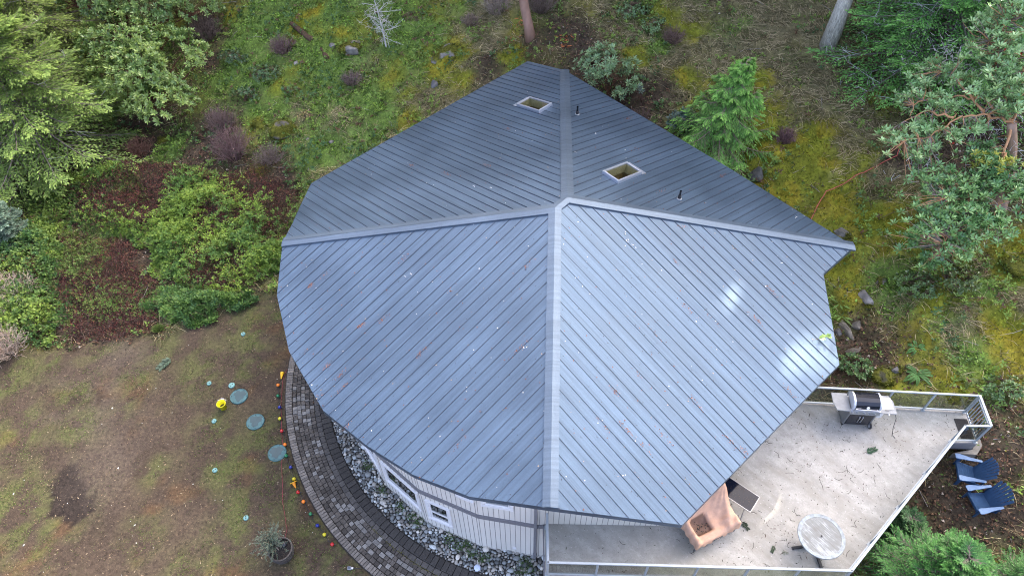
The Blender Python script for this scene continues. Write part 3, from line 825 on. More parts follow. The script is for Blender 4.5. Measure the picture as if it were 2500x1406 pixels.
# ------------------------------------------------------------------ deck
DZ = 2.6
DOFF = (7.0, 8.0, 0)
deck = thing("deck", "large pale concrete deck with white railings wrapping the house corner", "deck", DOFF)
D_SW, D_SE, D_E, D_G, D_NE = (0.70, 6.28), (8.51, 5.88), (13.11, 9.92), (13.83, 9.88), (13.94, 10.97)
D_N = (8.9, 11.42)
def deck_mat():
    m = bpy.data.materials.new("weathered_vinyl_deck"); m.use_nodes = True
    nt = m.node_tree; N = nt.nodes; L = nt.links; b = N['Principled BSDF']; b.inputs['Roughness'].default_value = .62; b.inputs['Specular IOR Level'].default_value = .35
    tc = N.new('ShaderNodeTexCoord')
    def noise(scale, det=6, rough=.6, vec=None):
        n = N.new('ShaderNodeTexNoise'); n.inputs['Scale'].default_value = scale; n.inputs['Detail'].default_value = det; n.inputs['Roughness'].default_value = rough
        L.new(vec if vec else tc.outputs['Object'], n.inputs['Vector']); return n.outputs['Fac']
    mp = N.new('ShaderNodeMapping'); mp.vector_type = 'TEXTURE'; mp.inputs['Rotation'].default_value = (0, 0, radians(-48)); mp.inputs['Scale'].default_value = (1.5, 0.5, 1)
    L.new(tc.outputs['Object'], mp.inputs['Vector'])
    def ramp(src, stops):
        r = N.new('ShaderNodeValToRGB'); L.new(src, r.inputs[0])
        els = r.color_ramp.elements
        while len(els) < len(stops): els.new(.5)
        for e, (p, c) in zip(els, stops): e.position = p; e.color = (*c, 1)
        return r.outputs[0]
    def mixc(f, a, c, blend='MIX'):
        x = N.new('ShaderNodeMix'); x.data_type = 'RGBA'; x.blend_type = blend
        if isinstance(f, float): x.inputs[0].default_value = f
        else: L.new(f, x.inputs[0])
        for s, v in ((6, a), (7, c)):
            if isinstance(v, tuple): x.inputs[s].default_value = (*v, 1)
            else: L.new(v, x.inputs[s])
        return x.outputs[2]
    base = ramp(noise(0.55, 6, .62), [(.30, (.20, .190, .160)), (.48, (.28, .274, .245)), (.66, (.385, .38, .35))])
    st = ramp(noise(1.0, 6, .7, mp.outputs[0]), [(.40, (0, 0, 0)), (.66, (1, 1, 1))])
    c = mixc(st, base, (.375, .37, .345))
    st2 = ramp(noise(5.5, 8, .75), [(.44, (0, 0, 0)), (.64, (.75, .75, .75))])
    c = mixc(st2, c, (.245, .243, .222))
    dk = ramp(noise(2.2, 8, .75, mp.outputs[0]), [(.52, (0, 0, 0)), (.78, (.6, .6, .6))])
    c = mixc(dk, c, (.22, .205, .18))
    sp = ramp(noise(32, 4, .7), [(.57, (0, 0, 0)), (.70, (.8, .8, .8))])
    c = mixc(sp, c, (.19, .18, .155))
    sp2 = ramp(noise(21, 4, .7), [(.62, (0, 0, 0)), (.74, (.8, .8, .8))])
    c = mixc(sp2, c, (.58, .58, .57))
    L.new(c, b.inputs['Base Color'])
    return m
def make_deck():
    poly = [(0.78, 7.735), D_SW, D_SE, D_E, D_G, D_NE, D_N, (8.5, 11.1), (3.95, 7.6)]
    m = MB(); m.prism(poly, DZ - .30, DZ); m.build("deck_floor", deck_mat(), deck, DOFF)
    fas = MB()
    per = [(0.74, 7.70), D_SW, D_SE, D_E, D_G, D_NE, D_N]
    for a, b in zip(per[:-1], per[1:]):
        a = np.array(a); b = np.array(b); d = (b - a) / np.linalg.norm(b - a); nn = np.array([d[1], -d[0]])
        a2, b2 = a + nn * .02, b + nn * .02
        fas.bar((*a2, DZ - .17), (*b2, DZ - .17), .03, .34)
    fas.build("fascia_board", M_grey, deck, DOFF)
    bw = MB()   # wall under the deck edge and posts
    for a, b in (((0.86, 7.7), (0.86, 6.5)), ((0.86, 6.5), (8.35, 6.1)), ((8.35, 6.1), (12.9, 10.0))):
        bw.bar((*a, 1.0), (*b, 1.0), .1, 2.55)
    bw.build("skirt_wall", M_SID, deck, DOFF)
    # railing
    H = 0.98
    rail = MB(); low = MB(); posts = []; panes = []
    def run(a, b, n, start=True, end=True):  # posts at the given spacing
        a = np.array(a); b = np.array(b); d = (b - a) / np.linalg.norm(b - a)
        rail.bar((*(a - d * .03), DZ + H), (*(b + d * .03), DZ + H), .066, .045)
        low.bar((*a, DZ + .10), (*b, DZ + .10), .05, .03)
        for i in range(n + 1):
            p = a + (b - a) * i / n
            if (i == 0 and not start) or (i == n and not end): pass
            else: posts.append((p, atan2(d[1], d[0])))
            if i < n: panes.append((a + (b - a) * i / n + d * .035, a + (b - a) * (i + 1) / n - d * .035))
    sw = (0.76, 6.34); se = (8.50, 5.94); e = (13.08, 9.95)
    run((0.80, 7.62), sw, 1, True, False)
    run(sw, se, 6)
    run(se, e, 4, False)
    g0, g1 = (13.80, 9.92), (13.90, 10.93)
    run(e, g0, 1, False, True)
    run((8.92, 11.38), g1, 4)
    rail.build("railing", M_alu, deck, DOFF, bevel=.012)
    ro = [o for o in COL.objects if o.name.startswith("railing")][-1]
    low.build("bottom_rail", M_alu, ro, DOFF)
    for p, a in posts:
        m = MB(); m.box((*p, DZ + H / 2 - .02), (.05, .05, H - .045), a); m.box((*p, DZ + .012), (.13, .11, .022), a); m.build("post", M_alu, ro, DOFF)
    for a, b in panes:
        m = MB(); m.bar((*a, DZ + .12 + (H - .16) / 2), (*b, DZ + .12 + (H - .16) / 2), .008, H - .20); m.build("glass_pane", M_glass, ro, DOFF)
    # picket gate
    g = MB(); a, b = np.array(g0), np.array(g1); d = (b - a) / np.linalg.norm(b - a)
    a2, b2 = a + d * .07, b - d * .07
    g.bar((*a, DZ + H + .02), (*b, DZ + H + .02), .07, .05)
    for z in (.12, H - .08): g.bar((*a2, DZ + z), (*b2, DZ + z), .035, .03)
    for q in (a2, b2): g.bar((*q, DZ + .10), (*q, DZ + H + .02), .035, .035)
    gate = g.build("gate", M_alu, deck, DOFF)
    for i in range(1, 8):
        p = a2 + (b2 - a2) * i / 8; q = MB(); q.bar((*p, DZ + .13), (*p, DZ + H - .09), .02, .02); q.build("picket", M_alu, gate, DOFF)
    # landing step beyond the gate corner
    s = MB(); s.prism([(13.2, 9.72), (13.92, 9.66), (14.2, 9.95), (14.32, 10.9), (13.99, 10.95), (13.88, 9.84)], 1.8, 2.28)
    s.build("landing_step", mat("landing_concrete", (.17, .16, .135), .85, vary=.3, scale=4), deck, DOFF)
make_deck()

# ------------------------------------------------------------------ things on the deck
def make_grill():
    t = thing("gas_grill", "black and stainless gas barbecue with side shelves by the deck rail", "barbecue", (10.42, 10.83, DZ), radians(-6))
    body = MB()
    # side panels, angled legs
    for sx in (-1, 1):
        body.add([(sx * .40, -.28, .07), (sx * .40, .22, .07), (sx * .40, .24, .86), (sx * .40, -.30, .86), (sx * .36, -.28, .07), (sx * .36, .22, .07), (sx * .36, .24, .86), (sx * .36, -.30, .86)],
                 [(0, 1, 2, 3), (7, 6, 5, 4), (0, 4, 5, 1), (1, 5, 6, 2), (2, 6, 7, 3), (3, 7, 4, 0)])
    body.box((0, -.0, .085), (.72, .48, .03)); body.box((0, .225, .47), (.72, .02, .76)); body.box((0, 0, .855), (.72, .5, .02))
    body.build("cart", mat("grill_grey_steel", (.26, .27, .28), .35, .6), t, bevel=.006)
    for sx in (-1, 1):
        d = MB(); d.box((sx * .178, -.285, .42), (.345, .02, .62)); o = d.build("door", M_black, t, bevel=.006)
        h = MB(); h.tube([(sx * .045, -.295, .28), (sx * .045, -.325, .30), (sx * .045, -.325, .56), (sx * .045, -.295, .58)], .010, 8); h.build("handle", M_steel, o)
    p = MB(); p.add([(-.43, -.36, .80), (.43, -.36, .80), (.43, -.30, .93), (-.43, -.30, .93), (-.43, -.24, .80), (.43, -.24, .80), (.43, -.24, .93), (-.43, -.24, .93)],
                    [(0, 1, 2, 3), (7, 6, 5, 4), (0, 4, 5, 1), (3, 2, 6, 7), (0, 3, 7, 4), (1, 5, 6, 2)])
    pn = p.build("control_panel", M_steel, t, bevel=.004)
    for x in (-.36, -.24, -.02, .12, .26):
        k = MB(); k.lathe([(.03, 0), (.03, .02), (.022, .045)], (x, -.34, .865), 14, axis=(0, -.9, .4)); k.build("knob", M_steel, pn, smooth=False)
    for sx in (-1, 1):
        s = MB()
        if sx < 0: s.add([(-.43, -.34, .90), (-.83, -.32, .90), (-.90, -.05, .90), (-.90, .28, .90), (-.43, .28, .90)] + [(-.43, -.34, .935), (-.83, -.32, .935), (-.90, -.05, .935), (-.90, .28, .935), (-.43, .28, .935)],
                         [(0, 1, 2, 3, 4), (9, 8, 7, 6, 5), (0, 5, 6, 1), (1, 6, 7, 2), (2, 7, 8, 3), (3, 8, 9, 4), (4, 9, 5, 0)])
        else: s.add([(.43, -.34, .90), (.90, -.34, .90), (.88, .1, .90), (.78, .28, .90), (.43, .28, .90)] + [(.43, -.34, .935), (.90, -.34, .935), (.88, .1, .935), (.78, .28, .935), (.43, .28, .935)],
                    [(4, 3, 2, 1, 0), (5, 6, 7, 8, 9), (1, 6, 5, 0), (2, 7, 6, 1), (3, 8, 7, 2), (4, 9, 8, 3), (0, 5, 9, 4)])
        so = s.build("side_shelf", mat("shelf_steel", (.20, .215, .225), .5, .2, vary=.15), t, bevel=.008)
        if sx > 0:
            b = MB(); b.box((.64, .0, .945), (.34, .40, .018)); b.build("burner_lid", M_steel, so, bevel=.006)
            b = MB(); b.box((.62, -.235, .94), (.12, .02, .012)); b.build("slot", M_black, so)
            b = MB(); b.lathe([(.028, 0), (.022, .04)], (.66, -.345, .905), 12, axis=(0, -1, 0)); b.build("knob", M_steel, so)
    # lid: barrel between end caps
    prof = [(-.27, .94), (-.29, 1.05), (-.255, 1.16), (-.17, 1.235), (-.05, 1.265), (.08, 1.255), (.18, 1.20), (.24, 1.10), (.25, .94)]
    L = MB(); vs = [(-.345, y, z) for y, z in prof] + [(.345, y, z) for y, z in prof]; n = len(prof)
    L.add(vs, [(i, i + 1, n + i + 1, n + i) for i in range(n - 1)] + [(n - 1, 0, n, 2 * n - 1)])
    lid = L.build("lid", mat("gloss_black_lid", (.012, .014, .022), .12), t)
    for x in (-.375, .375):
        c = MB(); pp = [(y * 1.05, .935 + (z - .94) * 1.05) for y, z in prof]
        vs = [(x - .03, y, z) for y, z in pp] + [(x + .03, y, z) for y, z in pp]
        c.add(vs, [tuple(range(n - 1, -1, -1)), tuple(range(n, 2 * n))] + [(i, (i + 1) % n, n + (i + 1) % n, n + i) for i in range(n)])
        c.build("end_cap", mat("cast_end_cap", (.50, .53, .57), .4, .3), t, bevel=.005)
    h = MB(); h.tube([(-.33, -.325, 1.03), (.33, -.325, 1.03)], .015, 10); h.box((-.3, -.30, 1.03), (.03, .05, .03)); h.box((.3, -.30, 1.03), (.03, .05, .03)); h.build("handle", M_steel, lid)
    th = MB(); th.lathe([(.045, 0), (.045, .012), (.036, .018)], (0.02, -.283, 1.085), 18, axis=(0, -.95, .3)); th.build("thermometer", mat("gauge_face", (.85, .85, .84), .3), lid)
    bd = MB()
    for c, s in (((-.24, -.2885, 1.06), (.13, .006, .008)), ((-.24, -.283, 1.02), (.13, .006, .008)), ((-.305, -.286, 1.04), (.008, .006, .048)), ((-.175, -.286, 1.04), (.008, .006, .048))): bd.box(c, s)
    bd.build("badge", M_steel, lid)
    for x, y in ((.30, -.30), (.30, .20)):
        w = MB(); w.lathe([(.045, -.028), (.095, -.028), (.105, -.015), (.105, .015), (.095, .028), (.045, .028)], (x + .11, y, .105), 20, axis=(1, 0, 0)); wo = w.build("wheel", M_rubber, t)
        hb = MB(); hb.lathe([(.006, -.034), (.07, -.032), (.07, .032), (.006, .034)], (x + .11, y, .105), 14, axis=(1, 0, 0)); hb.build("hub", mat("wheel_hub", (.35, .36, .37), .5), wo)
    for y in (-.26, .18):
        c = MB(); c.tube([(-.38, y, .03), (-.38, y, .09)], .03, 10); c.build("foot", M_rubber, t)
    pt = MB(); pt.lathe([(.02, .30), (.11, .31), (.14, .36), (.14, .58), (.10, .66), (.03, .68), (.03, .74)], (.60, -.02, 0), 18)
    pt.build("propane_tank", M_white, t, smooth=True)
    hs = MB(); hs.tube([(.86, -.2, .92), (.95, -.34, .70), (1.0, -.42, .3), (1.05, -.52, .02), (1.12, -.62, .012)], .008, 6); hs.build("gas_hose", M_rubber, t)
make_grill()

def make_sofa():
    a = np.array([4.80, 6.83]); b = np.array([6.06, 7.40])           # front edge
    d = (b - a) / np.linalg.norm(b - a); rot = atan2(d[1], d[0])
    t = thing("covered_loveseat", "outdoor loveseat under a sagging tan fabric cover with a wet puddle", "loveseat", (a[0], a[1], DZ), rot)
    W, D = 1.36, 0.98
    nx, ny = 46, 34
    xs = np.linspace(-.02, W + .02, nx); ys = np.linspace(-.03, D, ny)
    X, Y = np.meshgrid(xs, ys, indexing='ij'); x = X.ravel(); y = Y.ravel()
    u = x / W; v = y / D
    back = 0.72 * sstep(.40, .98, v) ** 1.3 * (0.35 + .65 * sstep(.0, .95, u))
    arml = 0.16 * (1 - sstep(.03, .16, u)) * (1 - sstep(.55, .9, v) * .3)
    armr = 0.24 * sstep(.60, .92, u) * (1 - 0.55 * sstep(.5, .9, v)) * (0.75 + .25 * np.sin(v * 3.1))
    pool = -0.13 * (sstep(.08, .16, u) * (1 - sstep(.44, .52, u)) * sstep(.16, .26, v) * (1 - sstep(.60, .70, v)))
    z = 0.52 + back + arml + armr + pool + (fbm(x * 5, y * 5, 201, 3) - .5) * .05
    fan = np.arctan2(W * 1.02 - x, D * 1.05 - y)
    z += 0.022 * np.sin(fan * 21 + 2 * fbm(x * 3, y * 3, 205, 2)) * sstep(.35, .8, v) + .03 * np.sin(x * 19 - y * 9 + 3 * fbm(x * 4, y * 4, 207, 2)) * sstep(.45, .9, u) * (1 - sstep(.5, .8, v)) + .012 * np.sin(y * 31 + x * 6)
    edge = np.minimum(np.minimum(x + .02, W + .02 - x), y + .03)
    z -= .05 * (1 - sstep(0, .06, edge))
    V = np.stack([x, y, z], 1)
    I, J = np.meshgrid(np.arange(nx - 1), np.arange(ny - 1), indexing='ij'); bq = (I * ny + J).ravel()
    Q = np.stack([bq, bq + ny, bq + ny + 1, bq + 1], 1)
    # hanging skirt round the rim
    rim = [(i, 0) for i in range(nx)] + [(nx - 1, j) for j in range(1, ny)] + [(i, ny - 1) for i in range(nx - 2, -1, -1)] + [(0, j) for j in range(ny - 2, 0, -1)]
    ri = np.array([i * ny + j for i, j in rim]); n0 = len(V); m = len(ri)
    sk = V[ri].copy(); cen = np.array([W / 2, D / 2]); dd = nrm(sk[:, :2] - cen)
    sk[:, :2] += dd * (.02 + .018 * np.sin(np.arange(m) * .9)[:, None]); sk[:, 2] = np.minimum(sk[:, 2] - .08, .34 + .02 * np.sin(np.arange(m) * .37) + (.1 if False else 0))
    V = np.concatenate([V, sk]); k = np.arange(m)
    Q = np.concatenate([Q, np.stack([ri[k], n0 + k, n0 + (k + 1) % m, ri[(k + 1) % m]], 1)])
    C = np.tile(np.array([[.46, .285, .195]]), (len(V), 1)) * (0.9 + .25 * fbm(V[:, 0] * 3, V[:, 1] * 3, 211, 3))[:, None]
    wet = (pool < -.05); C[:n0][wet] = np.array([.17, .10, .070]) * (.7 + .6 * fbm(x[wet] * 9, y[wet] * 9, 215, 3))[:, None]
    np_mesh("cover", V, Q, C, mat("tan_cover_cloth", attr=True, rough=.7, vary=.12, scale=10, bump=.15, bscale=30), t, smooth=True)
    N = 26; P = np.stack([rng.normal(.29 * W, .09, N), rng.normal(.40 * D, .09, N), np.full(N, .425)], 1)
    Vq, Qq, Cq = leaves(P, rdir(N) * [1, 1, .1], np.tile([0, 0, 1.], (N, 1)), rng.uniform(.03, .09, N), .03, np.full((N, 3), .03)); np_mesh("wet_leaves", Vq, Qq, Cq, M_dry, t)
    f = MB()
    f.bar((.02, .02, .32), (W - .02, .02, .32), .04, .05); f.bar((.02, D - .04, .32), (W - .02, D - .04, .32), .04, .05); f.bar((.02, .04, .32), (.02, D - .06, .32), .04, .05); f.bar((W - .02, .04, .32), (W - .02, D - .06, .32), .04, .05)
    fm = mat("grey_seat_frame", (.10, .105, .11), .5); f.build("frame", fm, t)
    for px, py in ((.03, .03), (W - .03, .03), (.03, D - .05), (W - .03, D - .05)):
        l = MB(); l.bar((px, py, 0), (px, py, .30), .045, .045); l.build("leg", fm, t)
    s = MB(); s.bar((.48, -.055, .43), (.80, -.058, .44), .018, .03); s.build("strap", M_black, t)
make_sofa()

def make_side_table():
    c = [atz(*p, DZ + .70) for p in ((1785, 1167), (1855, 1213), (1835, 1246), (1760, 1196))]
    c = np.array(c)[:, :2]
    d = nrm(c[1] - c[0]); w = np.array([d[1], -d[0]])
    e0 = c[1]; L, W = 1.45, .56
    ctr = e0 - d * L / 2 + w * W / 2
    t = thing("glass_table", "long black glass topped table half under the eave beside the loveseat", "table", (*ctr, DZ), atan2(d[1], d[0]))
    m = MB(); m.box((0, 0, .70), (L - .02, W - .02, .012)); m.build("tabletop", mat("black_glass_top", (.004, .006, .014), .06, spec=.22), t)
    f = MB(); f.box((0, W / 2 - .006, .695), (L, .014, .03)); f.box((0, -W / 2 + .006, .695), (L, .014, .03)); f.box((L / 2 - .006, 0, .695), (.014, W - .028, .03)); f.box((-L / 2 + .006, 0, .695), (.014, W - .028, .03))
    fm = mat("table_frame", (.34, .34, .34), .4, .5); f.build("frame", fm, t)
    for sx in (-1, 1):
        for sy in (-1, 1):
            l = MB(); l.bar((sx * (L / 2 - .18), sy * (W / 2 - .04), .69), (sx * (L / 2 - .12), sy * (W / 2 - .02), 0), .022, .022); l.build("leg", fm, t)
    N = 110; P = np.stack([rng.uniform(-.15, L / 2 - .05, N), rng.uniform(-W / 2 + .05, W / 2 - .05, N), np.full(N, .7085)], 1)
    V, Q, C = leaves(P, rdir(N) * [1, 1, .02], np.tile([0, 0, 1.], (N, 1)), rng.uniform(.015, .04, N), .014, np.array([.05, .035, .025]) * rng.uniform(.3, 1.5, (N, 1)), fold=.1)
    tag(np_mesh("needles", V, Q, C, M_dry), "dark fallen needles and bits scattered over the black glass tabletop", "needles", kind='stuff')
    o = [q for q in COL.objects if q.name.startswith("needles")][-1]; o.location = (*ctr, DZ); o.rotation_euler = (0, 0, atan2(d[1], d[0]))
make_side_table()

def make_round_table():
    t = thing("round_table", "round weathered pale table with an umbrella hole on the deck", "table", (8.09, 6.93, DZ), radians(30))
    m = bpy.data.materials.new("peeling_wood_top"); m.use_nodes = True
    nt = m.node_tree; N = nt.nodes; L = nt.links; b = N['Principled BSDF']; b.inputs['Roughness'].default_value = .45
    tc = N.new('ShaderNodeTexCoord'); mp = N.new('ShaderNodeMapping'); mp.vector_type = 'TEXTURE'; mp.inputs['Rotation'].default_value = (0, 0, radians(-82)); mp.inputs['Scale'].default_value = (.33, .03, 1); L.new(tc.outputs['Object'], mp.inputs['Vector'])
    n1 = N.new('ShaderNodeTexNoise'); n1.inputs['Scale'].default_value = 1; n1.inputs['Detail'].default_value = 8; n1.inputs['Roughness'].default_value = .7; L.new(mp.outputs[0], n1.inputs['Vector'])
    n2 = N.new('ShaderNodeTexNoise'); n2.inputs['Scale'].default_value = 2.6; n2.inputs['Detail'].default_value = 4; L.new(tc.outputs['Object'], n2.inputs['Vector'])
    ad = N.new('ShaderNodeMath'); ad.operation = 'MULTIPLY_ADD'; ad.inputs[1].default_value = .6; L.new(n1.outputs['Fac'], ad.inputs[0])
    h = N.new('ShaderNodeMath'); h.operation = 'MULTIPLY'; h.inputs[1].default_value = .55; L.new(n2.outputs['Fac'], h.inputs[0]); L.new(h.outputs[0], ad.inputs[2])
    r = N.new('ShaderNodeValToRGB'); L.new(ad.outputs[0], r.inputs[0]); el = r.color_ramp.elements
    el[0].position = .46; el[0].color = (.085, .09, .085, 1); el[1].position = .74; el[1].color = (.31, .35, .37, 1); e = el.new(.60); e.color = (.12, .135, .135, 1)
    L.new(r.outputs[0], b.inputs['Base Color'])
    tp = MB(); tp.lathe([(.03, .725), (.52, .725), (.52, .748), (.03, .748), (.03, .725)], (0, 0, 0), 56, cap=False); top = tp.build("tabletop", m, t)
    rm = MB(); rm.lathe([(.521, .715), (.612, .715), (.618, .735), (.608, .753), (.521, .753), (.521, .715)], (0, 0, 0), 64, cap=False); rm.build("rim", mat("whitened_rim", (.20, .235, .25), .55, vary=.4, scale=9), top)
    g = MB(); g.lathe([(.028, .70), (.045, .752), (.045, .757), (.022, .757), (.022, .70)], (0, 0, 0), 18, cap=False); g.build("umbrella_hole", mat("hole_ring", (.10, .11, .11), .5), top)
    pm = mat("dark_table_base", (.02, .022, .026), .45)
    p = MB(); p.tube([(0, 0, .05), (0, 0, .72)], .045, 12); p.build("pedestal", pm, t)
    for k in range(4):
        a = pi / 4 + k * pi / 2
        a = radians(-115) + k * pi / 2 - radians(0)
        l = MB(); l.bar((.03 * cos(a), .03 * sin(a), .06), (.60 * cos(a), .60 * sin(a), .03), .07, .05); l.build("leg", pm, t)
make_round_table()

def make_mat():
    m = MB(); c = np.array([13.66, 10.36]); a = radians(-94)
    M = Matrix.Rotation(a, 3, 'Z')
    W, L = .38, .66
    nx, ny = 12, 20
    for i in range(nx + 1):
        x = -W / 2 + W * i / nx; p = M @ Vector((0, x, 0)); m.box((c[0] + p.x, c[1] + p.y, DZ + .008), (L, .012, .013), a)
    for j in range(ny + 1):
        y = -L / 2 + L * j / ny; p = M @ Vector((y, 0, 0)); m.box((c[0] + p.x, c[1] + p.y, DZ + .009), (.012, W, .012), a)
    m.box((c[0], c[1], DZ + .003), (L, W, .004), a)
    tag(m.build("door_mat", M_rubber), "black perforated rubber mat inside the deck gate", "mat")
    # sprig lying on the mat
    P0 = np.array([13.72, 10.5, DZ + .02]); sprig("fir_sprig", P0, -0.6, .35, "small green sprig lying on the black rubber mat", (.09, .15, .07))
def sprig(name, p, az, L, label, col, n=46, w=.016, group=None, rosette=False, tilt=0.0):
    p = np.array(p, float); d = np.array([cos(az), sin(az), 0]); s = np.array([-sin(az), cos(az), 0])
    u = rng.uniform(.25, 1, n); side = rng.choice([-1, 1], n)
    P = p + d * (u * L)[:, None]
    D = d * rng.uniform(.3, .9, n)[:, None] + s * (side * rng.uniform(.4, 1, n))[:, None] + np.array([0, 0, 1]) * rng.uniform(0, .35, n)[:, None]
    lf = leaves(P, D, np.tile([0, 0, 1.], (n, 1)) + rdir(n) * .3, rng.uniform(.22, .42, n) * L * (1.1 - u * .5), w * 2.0, np.array(col) * rng.uniform(.6, 1.5, (n, 1)))
    st = tubes(np.array([[p, p + d * L * .5 + s * .02, p + d * L]]), np.array([[.006, .005, .003]]), np.array([[.12, .09, .06]]), 4)
    o = thing(name, label, "sprig", p, 0, group)
    np_mesh("needles", *lf, M_leaf, o, off=p); np_mesh("stem", *st, M_dry, o, off=p)
    return o
make_mat()
sprig("fir_sprig", atz(2108, 1106, DZ + .01), .3, .42, "green fir sprig fallen on the middle of the pale deck", (.045, .10, .05), 70)
sprig("fir_sprig", atz(1893, 1328, DZ + .01), -2.2, .26, "dark green twig on the deck left of the round table", (.035, .06, .03), 40)
sprig("fir_sprig", atz(1806, 1268, DZ + .01), -1.0, .34, "dark twig on the deck beside the loveseat corner", (.03, .05, .03), 40)
sprig("fir_sprig", atz(1905, 1352, DZ + .01), .2, .22, "pale leafy scrap on the deck below the dark twig", (.22, .24, .18), 14)

# leaf bits on the deck
def make_deck_litter():
    N = 2600
    x = rng.uniform(1, 13.8, N); y = rng.uniform(5.9, 11.3, N)
    k = in_poly(x, y, [(0.85, 7.7), (0.78, 6.4), (8.4, 6.0), (13, 10), (13.8, 10.0), (13.85, 10.9), (9, 11.3), (4, 7.6)])
    dens = fbm(x * .9, y * .9, 221, 3) + .25 * np.exp(-((x - 9) ** 2 + (y - 8.8) ** 2) / 9)
    k &= dens > rng.uniform(.42, .75, N)
    x, y = x[k], y[k]; n = len(x)
    P = np.stack([x, y, np.full(n, DZ + .004)], 1)
    cc = np.array([[.035, .025, .018], [.05, .05, .03], [.08, .05, .03], [.02, .018, .016]])[rng.integers(0, 4, n)]
    V, Q, C = leaves(P, rdir(n) * [1, 1, .05], np.tile([0, 0, 1.], (n, 1)) + rdir(n) * .2, rng.choice([.03, .05, .08, .13], n, p=[.45, .3, .18, .07]), rng.uniform(.010, .024, n), cc * rng.uniform(.6, 1.4, (n, 1)))
    K = 60; ii = rng.integers(0, n, K); q = P[ii]; a = rng.uniform(0, 2 * pi, K); b = a + rng.uniform(-1, 1, K); L = rng.uniform(.08, .28, K)
    q1 = q + np.stack([np.cos(a) * L / 2, np.sin(a) * L / 2, np.zeros(K)], 1); q2 = q1 + np.stack([np.cos(b) * L / 2, np.sin(b) * L / 2, np.zeros(K)], 1)
    tw = tubes(np.stack([q, q1, q2], 1), np.full((K, 3), .005), np.tile([[.03, .022, .016]], (K, 1)), 4)
    o = np_mesh("leaf_litter", *cat((V, Q, C), tw), M_dry)
    tag(o, "dark needles, twigs and leaf bits scattered across the pale deck", "leaf litter", kind='stuff')
make_deck_litter()

def make_roof_litter():
    parts = []
    for k, poly in FACES.items():
        P2 = np.array(poly); lo, hi = P2.min(0), P2.max(0)
        A = (hi - lo).prod(); N = int(A * 5.5)
        x = rng.uniform(lo[0], hi[0], N); y = rng.uniform(lo[1], hi[1], N); kk = in_poly(x, y, poly); x, y = x[kk], y[kk]; n = len(x)
        s = sdir(k); z = ZK[k] - TP * (s[0] * (x - APEX[0]) + s[1] * (y - APEX[1])) + .008
        P = np.stack([x, y, z], 1); nn = np.tile(np.array([s[0] * TP, s[1] * TP, 1]), (n, 1))
        typ = rng.choice(4, n, p=[.10, .52, .24, .14])
        col = np.array([[.62, .62, .58], [.035, .028, .024], [.20, .085, .05], [.32, .24, .16]])[typ] * rng.uniform(.7, 1.2, (n, 1))
        L = np.where(typ == 1, rng.uniform(.03, .08, n), rng.uniform(.025, .055, n)); W = np.where(typ == 1, .016, L * .8)
        tang = rdir(n); tang -= nn * (tang * nn).sum(1, keepdims=True) / (nn ** 2).sum(1, keepdims=True)
        parts.append(leaves(P, tang + nn * .02, nn, L, W, col, fold=.3))
    # rust coloured drifts caught along the seams
    for k, lst in ((2, [(752, 852), (797, 895), (776, 971), (1118, 1085), (990, 628), (837, 945), (830, 918), (758, 697), (795, 670), (880, 795), (1030, 860), (1105, 705), (935, 780), (1275, 845), (1290, 645), (845, 1040)]),
                   (3, [(1620, 1065), (1555, 910), (1600, 815), (1565, 1085), (1780, 1075), (1815, 1100), (1470, 1035), (1527, 1045), (1932, 960), (1700, 985), (1735, 775), (1850, 782), (1500, 955), (1650, 640), (1680, 755), (1885, 712)]),
                   (0, [(1550, 365), (1665, 555), (1615, 468), (1535, 290), (1560, 395), (1765, 430)]), (1, [(1158, 218), (1240, 315), (1005, 405), (1190, 405), (1090, 425)])):
        s = sdir(k); S3 = nrm(np.array([s[0], s[1], -TP])); nn = np.array([s[0] * TP, s[1] * TP, 1.0])
        for px, py in lst:
            c = on_roof(k, px, py); n = int(rng.integers(8, 34)); l = rng.uniform(.05, .22)
            P = c + S3 * rng.normal(0, l, n)[:, None] + np.cross(nn, S3) * rng.normal(0, .025, n)[:, None] + nn * .012
            parts.append(leaves(P, rdir(n) + nn * .1, np.tile(nn, (n, 1)), rng.uniform(.03, .06, n), .022, np.array([.30, .13, .075]) * rng.uniform(.5, 1.3, (n, 1))))
    for k, lst in ((3, [(1525, 1160), (1527, 570), (1548, 600), (1905, 640), (1870, 700), (1530, 590)]), (2, [(1005, 672), (993, 675), (1280, 848)]), (0, [(1453, 328), (1945, 532)]), (1, [(1200, 459), (1157, 455)])):
        for px, py in lst:
            c = on_roof(k, px, py) + [0, 0, .015]; n = 3
            parts.append(leaves(c + rng.normal(0, .03, (n, 3)) * [1, 1, .2], rdir(n) * [1, 1, .2], np.tile([0, 0, 1.], (n, 1)), .045, .03, np.full((n, 3), .72)))
    o = np_mesh("roof_litter", *cat(*parts), M_dry)
    tag(o, "pale petals, dark needles and rusty leaf bits strewn over the metal roof", "leaf litter", kind='stuff')
make_roof_litter()
q = on_roof(3, 1985, 832); q2 = on_roof(3, 2016, 828)
_d = q2 - q
sprig("arbutus_sprig", q + [0, 0, .05], atan2(_d[1], _d[0]), .52, "bright green leafy sprig lying in the sunny patch on the roof", (.13, .22, .045), 22, .035)

